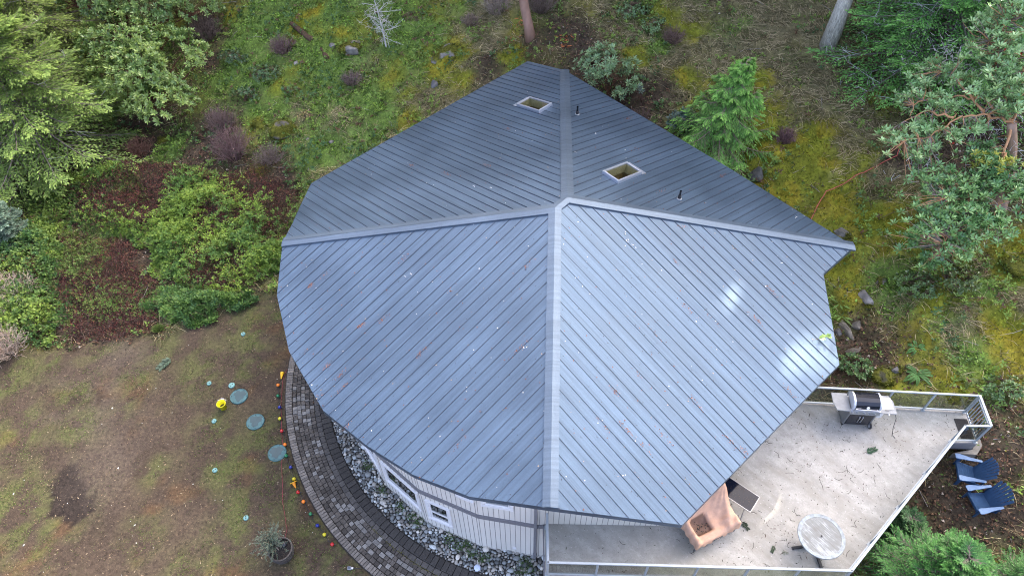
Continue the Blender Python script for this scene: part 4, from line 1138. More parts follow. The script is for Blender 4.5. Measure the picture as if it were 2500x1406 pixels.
# ------------------------------------------------------------------ chairs below the deck
def make_chair():
    t = thing("adirondack_chair", "x", "garden chair")
    blue = mat("blue_plastic_lumber", (.028, .062, .125), .8, spec=.10, vary=.12, scale=6)
    lite = mat("worn_blue_arm", (.10, .175, .30), .65, vary=.12, scale=6)
    # faces -Y ; seat slopes back
    s = MB()
    for i in range(8):
        y = -.36 + i * .068; z = .37 - (y + .36) * .28
        if i == 0: s.box((0, y - .01, z - .03), (.56, .022, .10))
        s.box((0, y, z), (.56, .058, .02), M=None)
    s.build("seat", blue, t, bevel=.004)
    b = MB()
    for i in range(7):
        u = (i - 3) / 3
        x0 = u * .20; x1 = u * .30; h = .84 - .12 * u * u
        b.bar((x0, .13, .22), (x1, .13 + h * .42, .22 + h * .91), .074 + .006 * abs(u), .018, up=(0, -.9, .42))
    b.bar((-.27, .19, .32), (.27, .19, .32), .02, .06); b.bar((-.30, .36, .66), (.30, .36, .66), .02, .06)
    b.build("backrest", blue, t, bevel=.004)
    for sx in (-1, 1):
        a = MB(); pr = [(-.46, .055), (-.44, .082), (-.36, .088), (-.24, .075), (-.08, .058), (.10, .045), (.28, .036), (.30, .025)]
        vs = []; zt = .56
        for y, w in pr:
            xc = sx * (.335 + (.02 if y < -.1 else 0.0) - .03 * max(0, y))
            for dx, z in ((-w, zt), (w, zt), (w, zt - .025), (-w, zt - .025)): vs.append((xc + dx, y, z - .02 * (y + .4)))
        n = len(pr)
        fs = [(0, 1, 2, 3), tuple(4 * (n - 1) + q for q in (3, 2, 1, 0))] + [(4 * i + j, 4 * i + 4 + j, 4 * i + 4 + (j + 1) % 4, 4 * i + (j + 1) % 4) for i in range(n - 1) for j in range(4)]
        a.add(vs, fs); a.build("arm", lite, t, bevel=.005)
        l = MB(); l.box((sx * .30, -.33, .265), (.028, .10, .53)); l.build("front_leg", blue, t, bevel=.003)
        r = MB(); r.bar((sx * .27, -.38, .33), (sx * .27, .50, .05), .026, .12); r.build("rear_leg", blue, t, bevel=.003)
        k = MB(); k.bar((sx * .31, .27, .10), (sx * .31, .27, .53), .026, .05); k.build("arm_post", blue, t)
    return t
def copy_tree(o, parent=None):
    c = o.copy(); COL.objects.link(c)
    if parent is not None: c.parent = parent
    for ch in [q for q in o.children]: copy_tree(ch, c)
    return c
def place_ground(o, x, y, rz, z=None):
    o.location = (x, y, float(gz(np.array([x]), np.array([y]))[0]) if z is None else z); o.rotation_euler = (0, 0, rz)
ch = make_chair(); ch2 = copy_tree(ch)
place_ground(ch, 13.52, 9.12, radians(-90 - 14)); place_ground(ch2, 13.62, 8.28, radians(-90 + 6))
tag(ch, "upper blue adirondack chair, nearer the deck gate, facing the deck", "garden chair", "blue chairs below the deck")
tag(ch2, "lower blue adirondack chair, farther from the deck gate", "garden chair", "blue chairs below the deck")

# ------------------------------------------------------------------ things on the lawn
def lawn_at(px, py, z=0.0):
    return hit(px, py)
def make_bucket():
    p = hit(546, 995)
    t = thing("bucket", "bright yellow plastic bucket with a white handle on the bare lawn", "bucket", p)
    m = MB(); m.lathe([(.115, 0), (.150, .30), (.162, .30), (.162, .275), (.158, .275), (.150, .31), (.140, .30), (.108, .015), (.002, .015)], (0, 0, 0), 28)
    m.build("pail", mat("yellow_plastic", (.72, .66, .012), .4), t, smooth=True)
    w = MB(); w.lathe([(.12, .07), (.002, .072)], (0, 0, 0), 20); w.build("water", mat("dirty_water", (.05, .05, .02), .15), t)
    h = MB(); h.tube([(.16 * cos(a), .16 * sin(a) * .5 + .10, .30 - .02 * sin(a)) for a in np.linspace(.15, pi - .15, 12)], .006, 6); h.box((0, .19, .29), (.10, .03, .03)); h.build("handle", M_white, t)
make_bucket()
def make_lids():
    gm = mat("faded_teal_lid", (.050, .130, .135), .6, vary=.15, scale=6); gw = mat("wet_teal_lid", (.020, .058, .064), .3, vary=.15, scale=5)
    gs = mat("pale_teal_cap", (.14, .30, .28), .5, vary=.1); bolt = mat("dark_bolt", (.02, .025, .025), .6)
    big = [((584, 968), "upper large round teal tank lid, beside the yellow bucket"), ((624, 1030), "middle large round teal tank lid with a square wet patch"), ((677, 1106), "lower large round teal tank lid crossed by the red cord")]
    for i, (p, lab) in enumerate(big):
        q = hit(*p); q[2] = max(q[2], -.02)
        t = thing("tank_lid", lab, "tank lid", q, .7 * i, "large teal tank lids in the lawn")
        m = MB(); m.lathe([(.315, -.06), (.315, .035), (.30, .045), (.285, .035), (.002, .04)], (0, 0, 0), 40); m.build("lid", gm, t)
        a = np.linspace(0, 2 * pi, 40, endpoint=False)
        r = .205 + .035 * np.sin(a * 3 + i * 2) + .02 * np.sin(a * 7 + i) + rng.normal(0, .008, 40)
        w = MB(); w.add([(.02 + x * cos(b), .03 + x * sin(b), .0435) for x, b in zip(r, a)], [tuple(range(40))]); w.build("wet_patch", gw, t)
        for k in range(6):
            b = MB(); b.lathe([(.012, .035), (.012, .052)], (.265 * cos(k * pi / 3), .265 * sin(k * pi / 3), 0), 8); b.build("bolt", bolt, t)
    small = [((511, 936), "small teal cap left of the oval teal cap at the top of the group"), ((566, 941), "slightly larger oval teal cap just above the upper tank lid"), ((594, 816), "teal cap lying alone near the shrubs above the lids"), ((523, 1028), "small teal cap below the yellow bucket"), ((525, 1148), "small teal cap left of the lowest tank lid"), ((601, 1264), "lowest small teal cap, nearest the barrel planter")]
    for i, (p, lab) in enumerate(small):
        q = hit(*p); r = .115 if i == 1 else .085
        t = thing("drain_cap", lab, "drain cap", q, i, "small teal caps in the lawn")
        m = MB(); m.lathe([(r, -.05), (r, .03), (r * .85, .045), (.002, .045)], (0, 0, 0), 24); m.build("cap", gs, t)
        for sx in (-1, 1):
            b = MB(); b.lathe([(.018, .04), (.018, .052)], (sx * r * .38, 0, 0), 8); b.build("bolt", bolt, t)
make_lids()
def make_cones():
    y = mat("yellow_cone_plastic", (.80, .45, .01), .45); p = hit(689, 918)
    t = thing("toy_cone", "yellow toy cone tipped over at the top of the string of balls", "toy cone", p + [0, 0, .06])
    m = MB(); m.lathe([(.075, -.12), (.070, -.12), (.018, .16), (.006, .16)], (0, 0, 0), 18, axis=(0.05, -.97, .12)); m.build("cone", y, t)
    p = hit(718, 1180)
    t = thing("toy_cone", "yellow orange toy cone with its square base showing, beside a yellow ball", "toy cone", p + [0, 0, .10], .5)
    M = Matrix.Rotation(radians(115), 3, 'X')
    m = MB(); m.lathe([(.07, 0), (.015, .2), (.003, .2)], (0, 0, 0), 16); m.v = [tuple(M @ Vector(v)) for v in m.v]; m.build("cone", mat("orange_cone_plastic", (.75, .27, .01), .45), t)
    b = MB()
    for c, s in (((0, .085, 0), (.22, .05, .014)), ((0, -.085, 0), (.22, .05, .014)), ((.085, 0, 0), (.05, .12, .013)), ((-.085, 0, 0), (.05, .12, .013))): b.box(c, s)
    b.v = [tuple(M @ Vector(v)) for v in b.v]; b.build("base", y, t)
make_cones()
def make_balls():
    cs = {'o': (.80, .20, .012), 'g': (.010, .16, .055), 'b': (.012, .022, .20), 'y': (.55, .48, .015), 'r': (.45, .010, .012)}
    nm = {'o': "orange", 'g': "green", 'b': "blue", 'y': "yellow", 'r': "red"}
    pos = [(680, 938, 'o'), (680, 964, 'g'), (684, 992, 'b'), (684, 1020, 'y'), (689, 1050, 'r'), (697, 1083, 'o'), (700, 1110, 'g'), (711, 1138, 'b'), (719, 1167, 'y'), (729, 1199, 'r'), (742, 1222, 'o'), (759, 1252, 'g'), (776, 1280, 'b'), (793, 1302, 'y'), (812, 1326, 'r')]
    pts = [hit(x, y + 4) for x, y, c in pos]
    t = thing("festoon_string", "string of coloured plastic balls on black cord laid along the path edge", "festoon string", pts[7])
    o = pts[7]; cord = MB(); cp = []
    for i, p in enumerate(pts):
        cp.append((p[0] + .03, p[1], p[2] + .012))
        if i + 1 < len(pts):
            n = pts[i + 1]; mdd = (p + n) / 2; cp.append((mdd[0] + random.uniform(-.06, .10), mdd[1], mdd[2] + .012))
    cord.tube(cp, .009, 6); cord.build("cord", M_rubber, t, o)
    mats = {k: mat(nm[k] + "_ball_plastic", c, .25, spec=.7) for k, c in cs.items()}
    for (x, y, c), p in zip(pos, pts):
        b = MB(); b.sphere((p[0], p[1], p[2] + .075), .060, 16, 10)
        bo = b.build("ball", mats[c], t, o, smooth=True); bo['label'] = nm[c] + " plastic ball on the cord"
        k = MB(); k.lathe([(.022, 0), (.022, .05)], (p[0] + .055, p[1], p[2] + .055), 8, axis=(1, 0, -.3)); k.build("socket", M_rubber, bo, o)
make_balls()
def ground_cord(name, label, catg, pix, r, m, lift=.015):
    pts = [hit(*p) for p in pix]; out = []
    for a, b in zip(pts[:-1], pts[1:]):
        n = max(2, int(np.linalg.norm(b - a) / .25))
        for i in range(n):
            p = a + (b - a) * i / n; out.append((p[0] + random.uniform(-.015, .015), p[1], float(gz(np.array([p[0]]), np.array([p[1]]))[0]) + lift))
    out.append(tuple(pts[-1] + [0, 0, lift]))
    mb = MB(); mb.tube(out, r, 6); tag(mb.build(name, m), label, catg)
ground_cord("rope", "thin red rope lying on the lawn from the path to the barrel", "rope", [(716, 880), (700, 905), (690, 930), (687, 985), (688, 1040), (690, 1100), (688, 1150), (692, 1230), (697, 1270), (702, 1290), (697, 1308), (701, 1325)], .008, mat("red_rope", (.20, .030, .038), .7), .02)
ground_cord("extension_cord", "thin red cord trailing down the mossy slope to the roof corner", "cord", [(2196, 360), (2187, 385), (2150, 403), (2110, 425), (2060, 452), (2015, 472), (2004, 490), (1990, 515), (1978, 540)], .017, mat("red_cord", (.42, .085, .07), .6), .10)

def make_planter():
    p = hit(693, 1352); r = .36
    t = thing("barrel_planter", "half barrel planter with a grey green olive like shrub", "planter", p)
    b = MB(); b.lathe([(.30, 0), (.345, .16), (.365, .30), (.36, .46), (.33, .46), (.33, .38), (.002, .38)], (0, 0, 0), 30); b.build("barrel", mat("dark_barrel_wood", (.055, .045, .038), .8, vary=.3, scale=12, stretch=(6, 6, 1)), t)
    for z, rr in ((.10, .335), (.24, .365), (.36, .370), (.44, .367)):
        h = MB(); h.lathe([(rr - .01, z - .022), (rr + .006, z - .022), (rr + .006, z + .022), (rr - .01, z + .022)], (0, 0, 0), 30, cap=False); h.build("hoop", mat("grey_hoop", (.10, .095, .09), .5, .5), t)
    s = MB(); s.lathe([(.33, .39), (.002, .40)], (0, 0, 0), 24); s.build("soil", mat("potting_soil", (.016, .013, .011), .95, bump=1, bscale=30), t)
    n = 105; base = np.array([-.06, .0, .40]); top = np.array([-.22, .10, .95])
    a = rng.uniform(0, 2 * pi, n); e = rng.uniform(-.1, 1.2, n); L = rng.uniform(.40, .85, n)
    d = np.stack([np.cos(a) * np.cos(e), np.sin(a) * np.cos(e), np.sin(e)], 1)
    st = base + (top - base) * rng.uniform(.35, 1, (n, 1)); en = st + d * L[:, None] * .75
    pts = np.stack([st, (st + en) / 2 + [0, 0, .03], en], 1)
    tb = tubes(pts, np.tile([[.006, .004, .002]], (n, 1)), np.tile([[.20, .17, .13]], (n, 1)), 3)
    tk = tubes(np.array([[base, (base + top) / 2 + [0.02, 0, 0], top]]), np.array([[.02, .016, .01]]), np.array([[.22, .19, .15]]), 5)
    np_mesh("stem", *cat(tb, tk), M_bark, t)
    K = 34; u = rng.random((n, K, 1)); P = (st[:, None] + (en - st)[:, None] * u).reshape(-1, 3); N = n * K
    D = np.repeat(d, K, 0) * .7 + rdir(N) * .8
    np_mesh("foliage", *leaves(P, D, rdir(N) + [0, 0, 1], rng.uniform(.05, .08, N), .014, np.array([.105, .15, .105]) * rng.uniform(.6, 1.5, (N, 1))), M_leaf, t)
    g = MB(); g.sphere((p[0] + .10, p[1] + .14, p[2] + .47), .105, 20, 14)
    tag(g.build("gazing_ball", mat("mirror_black_ball", (.03, .03, .035), .03, .3), smooth=True), "shiny black glass ball sitting in the barrel planter", "ball")
make_planter()
def make_lamp():
    p = hit(862, 1388)
    t = thing("solar_light", "small solar stake light fallen over beside the path", "solar light", p + [0, 0, .05], .0)
    m = MB(); m.box((-.10, 0, .03), (.11, .10, .07)); m.build("lamp_head", mat("lamp_grey", (.22, .24, .26), .4), t, bevel=.01)
    m = MB(); m.box((-.10, 0, .068), (.08, .07, .006)); m.build("solar_panel", mat("solar_cell", (.05, .07, .10), .15), t)
    m = MB(); m.lathe([(.035, 0), (.03, .05)], (-.03, 0, .03), 12, axis=(1, 0, 0)); m.build("lens", M_white, t)
    m = MB(); m.tube([(.02, 0, .03), (.26, .0, -.02)], .012, 8); m.build("stake", M_rubber, t)
    p = hit(1166, 1390)
    t = thing("path_light", "crumpled pale blue plastic light on the dark border end", "path light", p + [0, 0, .09], .3)
    m = MB(); m.box((0, 0, .06), (.16, .16, .05)); m.lathe([(.09, .0), (.11, .03), (.06, .06)], (0, 0, .08), 8); m.build("shade", mat("pale_blue_plastic", (.55, .63, .78), .35), t, bevel=.01)
    m = MB(); m.box((.02, .0, .0), (.10, .10, .12)); m.build("base", mat("lamp_base", (.3, .35, .45), .5), t)
make_lamp()
sprig("fir_branch", hit(428, 868) + [0, 0, .04], radians(-125), .75, "fallen grey green fir branch lying on the bare lawn", (.085, .13, .085), 120, .022)

# white chips and twigs on the lawn
def make_lawn_bits():
    N = 24000
    x = rng.uniform(-20, -3, N); y = rng.uniform(5.5, 20, N); k = (lawn_mask(x, y) > .6) & (np.hypot(x - PC[0], y - PC[1]) > 10.1); x, y = x[k], y[k]; n = len(x)
    P = np.stack([x, y, gz(x, y) + .012], 1)
    typ = rng.choice(4, n, p=[.006, .50, .32, .174])
    col = np.array([[.55, .55, .50], [.045, .034, .026], [.16, .115, .07], [.24, .19, .125]])[typ] * rng.uniform(.6, 1.3, (n, 1))
    L = rng.choice([.03, .05, .09], n, p=[.55, .33, .12])
    o = np_mesh("lawn_litter", *leaves(P, rdir(n) * [1, 1, .1], np.tile([0, 0, 1.], (n, 1)) + rdir(n) * .3, L, np.where(typ == 0, L * .6, L * .35), col), M_dry)
    tag(o, "pale chips, twigs and dead leaves scattered over the bare lawn", "leaf litter", kind='stuff')
    # thin grass and clover of the worn lawn
    N = 190000
    x = rng.uniform(-20, -1, N); y = rng.uniform(5.3, 20, N)
    g = lawn_green(x, y); d = .045 + .55 * g + .10 * sstep(.50, .66, fbm(x * .8, y * .8, 99, 4) * .75 + .25 * fbm(x * 2.2, y * 2.2, 95, 4)); d *= sstep(.34, .62, fbm(x * 2.8, y * 2.8, 231, 3)) * 1.2
    pud = blob(x, y, [(165, 1160, 30), (165, 1200, 38), (185, 1235, 45), (150, 1225, 36)], 2.0)
    k = (lawn_mask(x, y) > .5) & (rng.random(N) < d * (1 - pud)) & (np.hypot(x - PC[0], y - PC[1]) > 10.03)
    x, y, g = x[k], y[k], g[k]; n = len(x)
    P = np.stack([x, y, gz(x, y) - .005], 1)
    t = rng.random((n, 1)); bright = np.clip(g[:, None] * 1.2 + rng.normal(0, .2, (n, 1)), 0, 1)
    col = (np.array([.070, .068, .028]) * (1 - bright) + np.array([.095, .145, .026]) * bright) * rng.uniform(.6, 1.4, (n, 1))
    col = np.where(t < .12, np.array([.16, .13, .06]) * rng.uniform(.6, 1.2, (n, 1)), col)
    o = np_mesh("grass", *leaves(P, rdir(n) * [1, 1, .5] + [0, 0, .5], rdir(n) + [0, 0, .8], rng.uniform(.03, .075, n), rng.uniform(.012, .030, n), col), M_leaf)
    tag(o, "thin patchy grass and clover growing through the worn brown lawn", "grass", kind='stuff')
make_lawn_bits()

def rosettes_(*a, **k):
    return rosettes(*a, **k)
# ------------------------------------------------------------------ ground cover of the slope (uncountable: one object per kind)
def cover():
    N = 620000
    x = rng.uniform(-27, 27, N); y = rng.uniform(6, 41, N)
    d = np.hypot(x, y); keep = rng.random(N) < np.clip(22 / (d + 1), .35, 1)
    keep &= (lawn_mask(x, y) < .45) & ~in_poly(x, y, EXCL) & (np.hypot(x - PC[0], y - PC[1]) > 7.6)
    px, py = proj(np.stack([x, y, gz0(x, y)], 1)); keep &= (px > -120) & (px < 2620) & (py > -120) & (py < 1560)
    x, y = x[keep], y[keep]
    z = gz(x, y); w = ground_weights(x, y)
    z = z + (w[0] * (fbm(x * 2.4, y * 2.4, 71, 3) - 0.45) * 0.55 + (fbm(x * 4, y * 4, 75, 2) - 0.5) * 0.22)
    n = len(x); u = rng.random(n); cw = np.cumsum(w, 0); kind = (u[None] > cw).sum(0)
    kind = np.where(kind > 4, 4, kind)
    P = np.stack([x, y, z - .01], 1)
    up = np.tile([0, 0, 1.], (n, 1))
    def sub(m): return P[m], int(m.sum())
    clump = fbm(x * 1.7, y * 1.7, 241, 3)
    # moss: tiny upright scales
    m = kind == 0; p, k = sub(m)
    col = np.array([.175, .205, .018]) * rng.uniform(.35, 1.6, (k, 1)) * (.55 + .9 * fbm(p[:, 0] * 2.4, p[:, 1] * 2.4, 243, 3)[:, None]) + np.array([.05, .01, 0]) * (clump[m][:, None] > .52)
    tag(np_mesh("moss", *leaves(p, rdir(k) + [0, 0, .7], rdir(k) + [0, 0, .6], rng.uniform(.04, .10, k), rng.uniform(.025, .06, k), col), M_leaf), "yellow green moss cushions covering the slope right of the house", "moss", kind='stuff')
    # grass and forbs
    m = (kind == 1) | ((kind == 4) & (rng.random(n) < .55)); p, k = sub(m)
    bright = (kind[m] == 1)[:, None] * 1.0
    c1 = np.array([.165, .275, .040]); c2 = np.array([.085, .125, .040]); c3 = np.array([.19, .25, .05])
    t = rng.random((k, 1)); col = (c1 * bright + c2 * (1 - bright)) * rng.uniform(.35, 1.6, (k, 1)) * (.5 + 1.0 * fbm(p[:, 0] * 1.6, p[:, 1] * 1.6, 244, 3)[:, None]); col = np.where(t < .15, c3 * rng.uniform(.6, 1.2, (k, 1)), col)
    big = clump[m] > .53
    L = np.where(big, rng.uniform(.08, .17, k), rng.uniform(.06, .13, k)); W = np.where(big, L * .55, L * .25)
    tag(np_mesh("grass", *leaves(p + [0, 0, .01], rdir(k) * [1, 1, .4] + [0, 0, .55], rdir(k) * .7 + [0, 0, .8], L, W, col), M_leaf), "green grass and small leafy weeds growing over the bank behind the house", "grass", kind='stuff')
    # dry straw in tousled drifts
    m = (kind == 2) | ((kind == 4) & (rng.random(n) < .18)); p, k = sub(m)
    a = fbm(p[:, 0] * .8, p[:, 1] * .8, 251, 3) * 14 + rng.normal(0, .55, k)
    D = np.stack([np.cos(a), np.sin(a), rng.uniform(.0, .55, k)], 1)
    col = np.array([.46, .38, .215]) * rng.uniform(.25, 1.35, (k, 1)); col = np.where(rng.random((k, 1)) < .36, np.array([.14, .125, .055]) * rng.uniform(.5, 1.4, (k, 1)), col)
    L = rng.uniform(.2, .65, k)
    p1 = p + D * L[:, None] * .5; D2 = D - np.array([0, 0, 1]) * rng.uniform(.2, .8, (k, 1)); p2 = p1 + nrm(D2) * L[:, None] * .5
    tag(np_mesh("dry_grass", *tubes(np.stack([p, p1, p2], 1), np.tile([[.009, .007, .003]], (k, 1)), col, 3), M_dry), "tousled dead tan grass lying in drifts on the slope behind the house", "dry grass", kind='stuff')
    # dark leaf litter
    m = (kind == 3) | ((kind == 4) & (rng.random(n) < .3)); p, k = sub(m)
    cc = np.array([[.10, .055, .034], [.050, .036, .026], [.17, .105, .065], [.075, .095, .032], [.34, .29, .23]])[rng.choice(5, k, p=[.3, .34, .18, .14, .04])]
    L = rng.uniform(.05, .14, k)
    tag(np_mesh("leaf_litter", *leaves(p + [0, 0, .01], rdir(k) * [1, 1, .35] + [0, 0, .1], rdir(k) * .6 + [0, 0, .8], L, L * rng.uniform(.4, .7, k), cc * rng.uniform(.6, 1.4, (k, 1)), fold=.5), M_dry), "brown fallen leaves and dark litter covering the wooded ground", "leaf litter", kind='stuff')
    # trailing leafy undergrowth: low sprawling clumps of broad leaves
    k = 30000
    x = rng.uniform(-26, 27, k); y = rng.uniform(8, 40, k); q = fbm(x * .75, y * .75, 261, 4)
    w2 = ground_weights(x, y); ok = (lawn_mask(x, y) < .3) & ~in_poly(x, y, EXCL) & (q + .10 * w2[1] + .05 * w2[4] - .06 * w2[0] > rng.uniform(.50, .66, k)) & (np.hypot(x - PC[0], y - PC[1]) > 8.5)
    x, y, q = x[ok], y[ok], q[ok]; k = len(x)
    p = np.stack([x, y, gz(x, y) + rng.random(k) ** 2 * .32 + .03], 1)
    hue = np.clip((fbm(x * .5, y * .5, 271, 3)[:, None] - .5) * 4 + .5 + rng.normal(0, .2, (k, 1)), 0, 1)
    cc = np.array([.065, .135, .045]) * (1 - hue) + np.array([.19, .29, .05]) * hue
    red = rng.random((k, 1)) < .10; cc = np.where(red, np.array([.13, .07, .04]), cc)
    tag(np_mesh("undergrowth", *rosettes_(p, rdir(k) * .6 + [0, 0, 1], 5, .14, .075, cc), M_leaf), "low sprawling leafy undergrowth in bright and dark green clumps over the slope", "undergrowth", kind='stuff')
    # loose sticks
    k = 900
    x = rng.uniform(-26, 26, k); y = rng.uniform(8, 40, k); ok = (lawn_mask(x, y) < .3) & ~in_poly(x, y, EXCL); x, y = x[ok], y[ok]; k = len(x)
    p = np.stack([x, y, gz(x, y) + .05], 1); a = rng.uniform(0, 2 * pi, k); L = rng.uniform(.3, 1.3, k); b = a + rng.normal(0, .35, k)
    p1 = p + np.stack([np.cos(a), np.sin(a), rng.uniform(-.05, .2, k)], 1) * L[:, None] * .5; p2 = p1 + np.stack([np.cos(b), np.sin(b), rng.uniform(-.2, .1, k)], 1) * L[:, None] * .5
    col = np.array([[.30, .28, .26], [.16, .12, .09], [.11, .075, .06]])[rng.integers(0, 3, k)]
    tag(np_mesh("fallen_twigs", *tubes(np.stack([p, p1, p2], 1), np.tile([[.010, .008, .004]], (k, 1)), col, 4), M_dry), "grey and brown fallen sticks strewn over the slope", "sticks", kind='stuff')

# ------------------------------------------------------------------ shrubs and trees
def rosettes(P, AX, n, L, W, cols, spread=1.0, fold=.35, r=rng):
    """leaf whorls at P with axis AX"""
    N = len(P); AX = nrm(AX)
    ref = np.where(np.abs(AX[:, 2:3]) > .9, np.array([1., 0, 0]), np.array([0, 0, 1.]))
    A = nrm(np.cross(AX, ref)); B = np.cross(AX, A)
    ph = (np.arange(n)[None] * 2.399963 + r.uniform(0, 6.3, (N, 1)))
    el = np.clip(np.linspace(.15, 1.0, n)[None] * spread + r.normal(0, .12, (N, n)), 0, 1.7)      # angle from axis
    el = .5 + el * .9
    D = AX[:, None] * np.cos(el)[..., None] + (A[:, None] * np.cos(ph)[..., None] + B[:, None] * np.sin(ph)[..., None]) * np.sin(el)[..., None]
    U = AX[:, None] * np.sin(el)[..., None] - (A[:, None] * np.cos(ph)[..., None] + B[:, None] * np.sin(ph)[..., None]) * np.cos(el)[..., None]
    D = D.reshape(-1, 3); U = U.reshape(-1, 3); PP = np.repeat(P, n, 0) + D * L * .08
    M = N * n
    C = np.repeat(cols, n, 0) * r.uniform(.75, 1.3, (M, 1))
    return leaves(PP, D, U, L * r.uniform(.75, 1.2, M), W * r.uniform(.8, 1.15, M), C, fold=fold, mid=.55)
cover()
def limb_path(a, b, k, wob, r=rng, sag=0.0):
    a = np.asarray(a, float); b = np.asarray(b, float); t = np.linspace(0, 1, k)[:, None]
    p = a + (b - a) * t; w = np.sin(t * pi) * wob
    p = p + w * r.normal(0, 1, 3) + np.array([0, 0, 1]) * np.sin(t * pi) * sag + r.normal(0, wob * .18, (k, 3)) * np.sin(t * pi)
    return p
def trunk_mesh(paths, radii, cols, n=8):
    m = MB()
    for p, r_, c in zip(paths, radii, cols): m.tube([tuple(q) for q in p], list(r_), n, (*c, 1))
    return m

def broadleaf(name, label, catg, base, lobes, ncl, L, W, n, col, col2, barkc, spread=1.0, trunkr=.12, group=None, limbs=16, gloss=True, upbias=.8, trunk_vis=True, berries=0):
    base = np.array(base, float); t = thing(name, label, catg, base, 0, group)
    vol = np.array([l[1][0] * l[1][1] * l[1][2] for l in lobes]) ** .67; idx = rng.choice(len(lobes), ncl, p=vol / vol.sum())
    cen = np.array([l[0] for l in lobes])[idx]; rad = np.array([l[1] for l in lobes])[idx]
    d = rdir(ncl); d[:, 2] = np.where(d[:, 2] < -.2, -d[:, 2], d[:, 2])
    rr = rng.uniform(.45, 1.05, (ncl, 1)) ** .6
    P = base + cen + d * rad * rr
    gap = fbm(P[:, 0] * 1.1, P[:, 1] * 1.1 + P[:, 2], int(rng.integers(300, 330)), 3)
    k = gap > .37; P, d = P[k], d[k]; N = len(P)
    AX = d * [1, 1, .6] + [0, 0, upbias] + rdir(N) * .35
    tt = np.clip(fbm(P[:, 0] * .9, P[:, 1] * .9, 340, 3)[:, None] * 1.6 - .3 + rng.normal(0, .18, (N, 1)), 0, 1)
    cols = np.array(col) * (1 - tt) + np.array(col2) * tt
    np_mesh("foliage", *rosettes(P, AX, n, L, W, cols, spread), M_leafgloss if gloss else M_leaf, t, off=base)
    paths = []; radii = []; cs = []
    sel = rng.choice(N, min(limbs, N), replace=False)
    hub = base + np.average(cen, axis=0) * [.35, .35, .3]
    paths.append(limb_path(base - [0, 0, .1], hub, 6, .06)); radii.append(np.linspace(trunkr, trunkr * .7, 6)); cs.append(barkc)
    for i in sel:
        paths.append(limb_path(hub, P[i] - AX[i] * .05, 7, .12)); radii.append(np.linspace(trunkr * .55, .012, 7)); cs.append(barkc)
    trunk_mesh(paths, radii, cs, 6).build("trunk", M_bark, t, base, smooth=True)
    K = min(N, 260); sel = rng.choice(N, K, replace=False); tips = P[sel]; pa = np.array([p[4] for p in paths[1:]])
    near = np.argmin(((tips[:, None] - pa[None]) ** 2).sum(-1), 1); st = pa[near]
    pts = np.stack([st, (st + tips) / 2 + rng.normal(0, .06, (K, 3)), tips], 1)
    np_mesh("branch", *tubes(pts, np.tile([[.014, .010, .006]], (K, 1)), np.tile([barkc], (K, 1)), 4), M_bark, t, off=base)
    if berries:
        sel = rng.choice(N, berries); B = P[sel] + rng.normal(0, .06, (berries, 3))
        np_mesh("berries", *leaves(B, rdir(berries), rdir(berries), .09, .07, np.array([.42, .03, .02]) * rng.uniform(.6, 1.2, (berries, 1))), M_leaf, t, off=base)
    return t

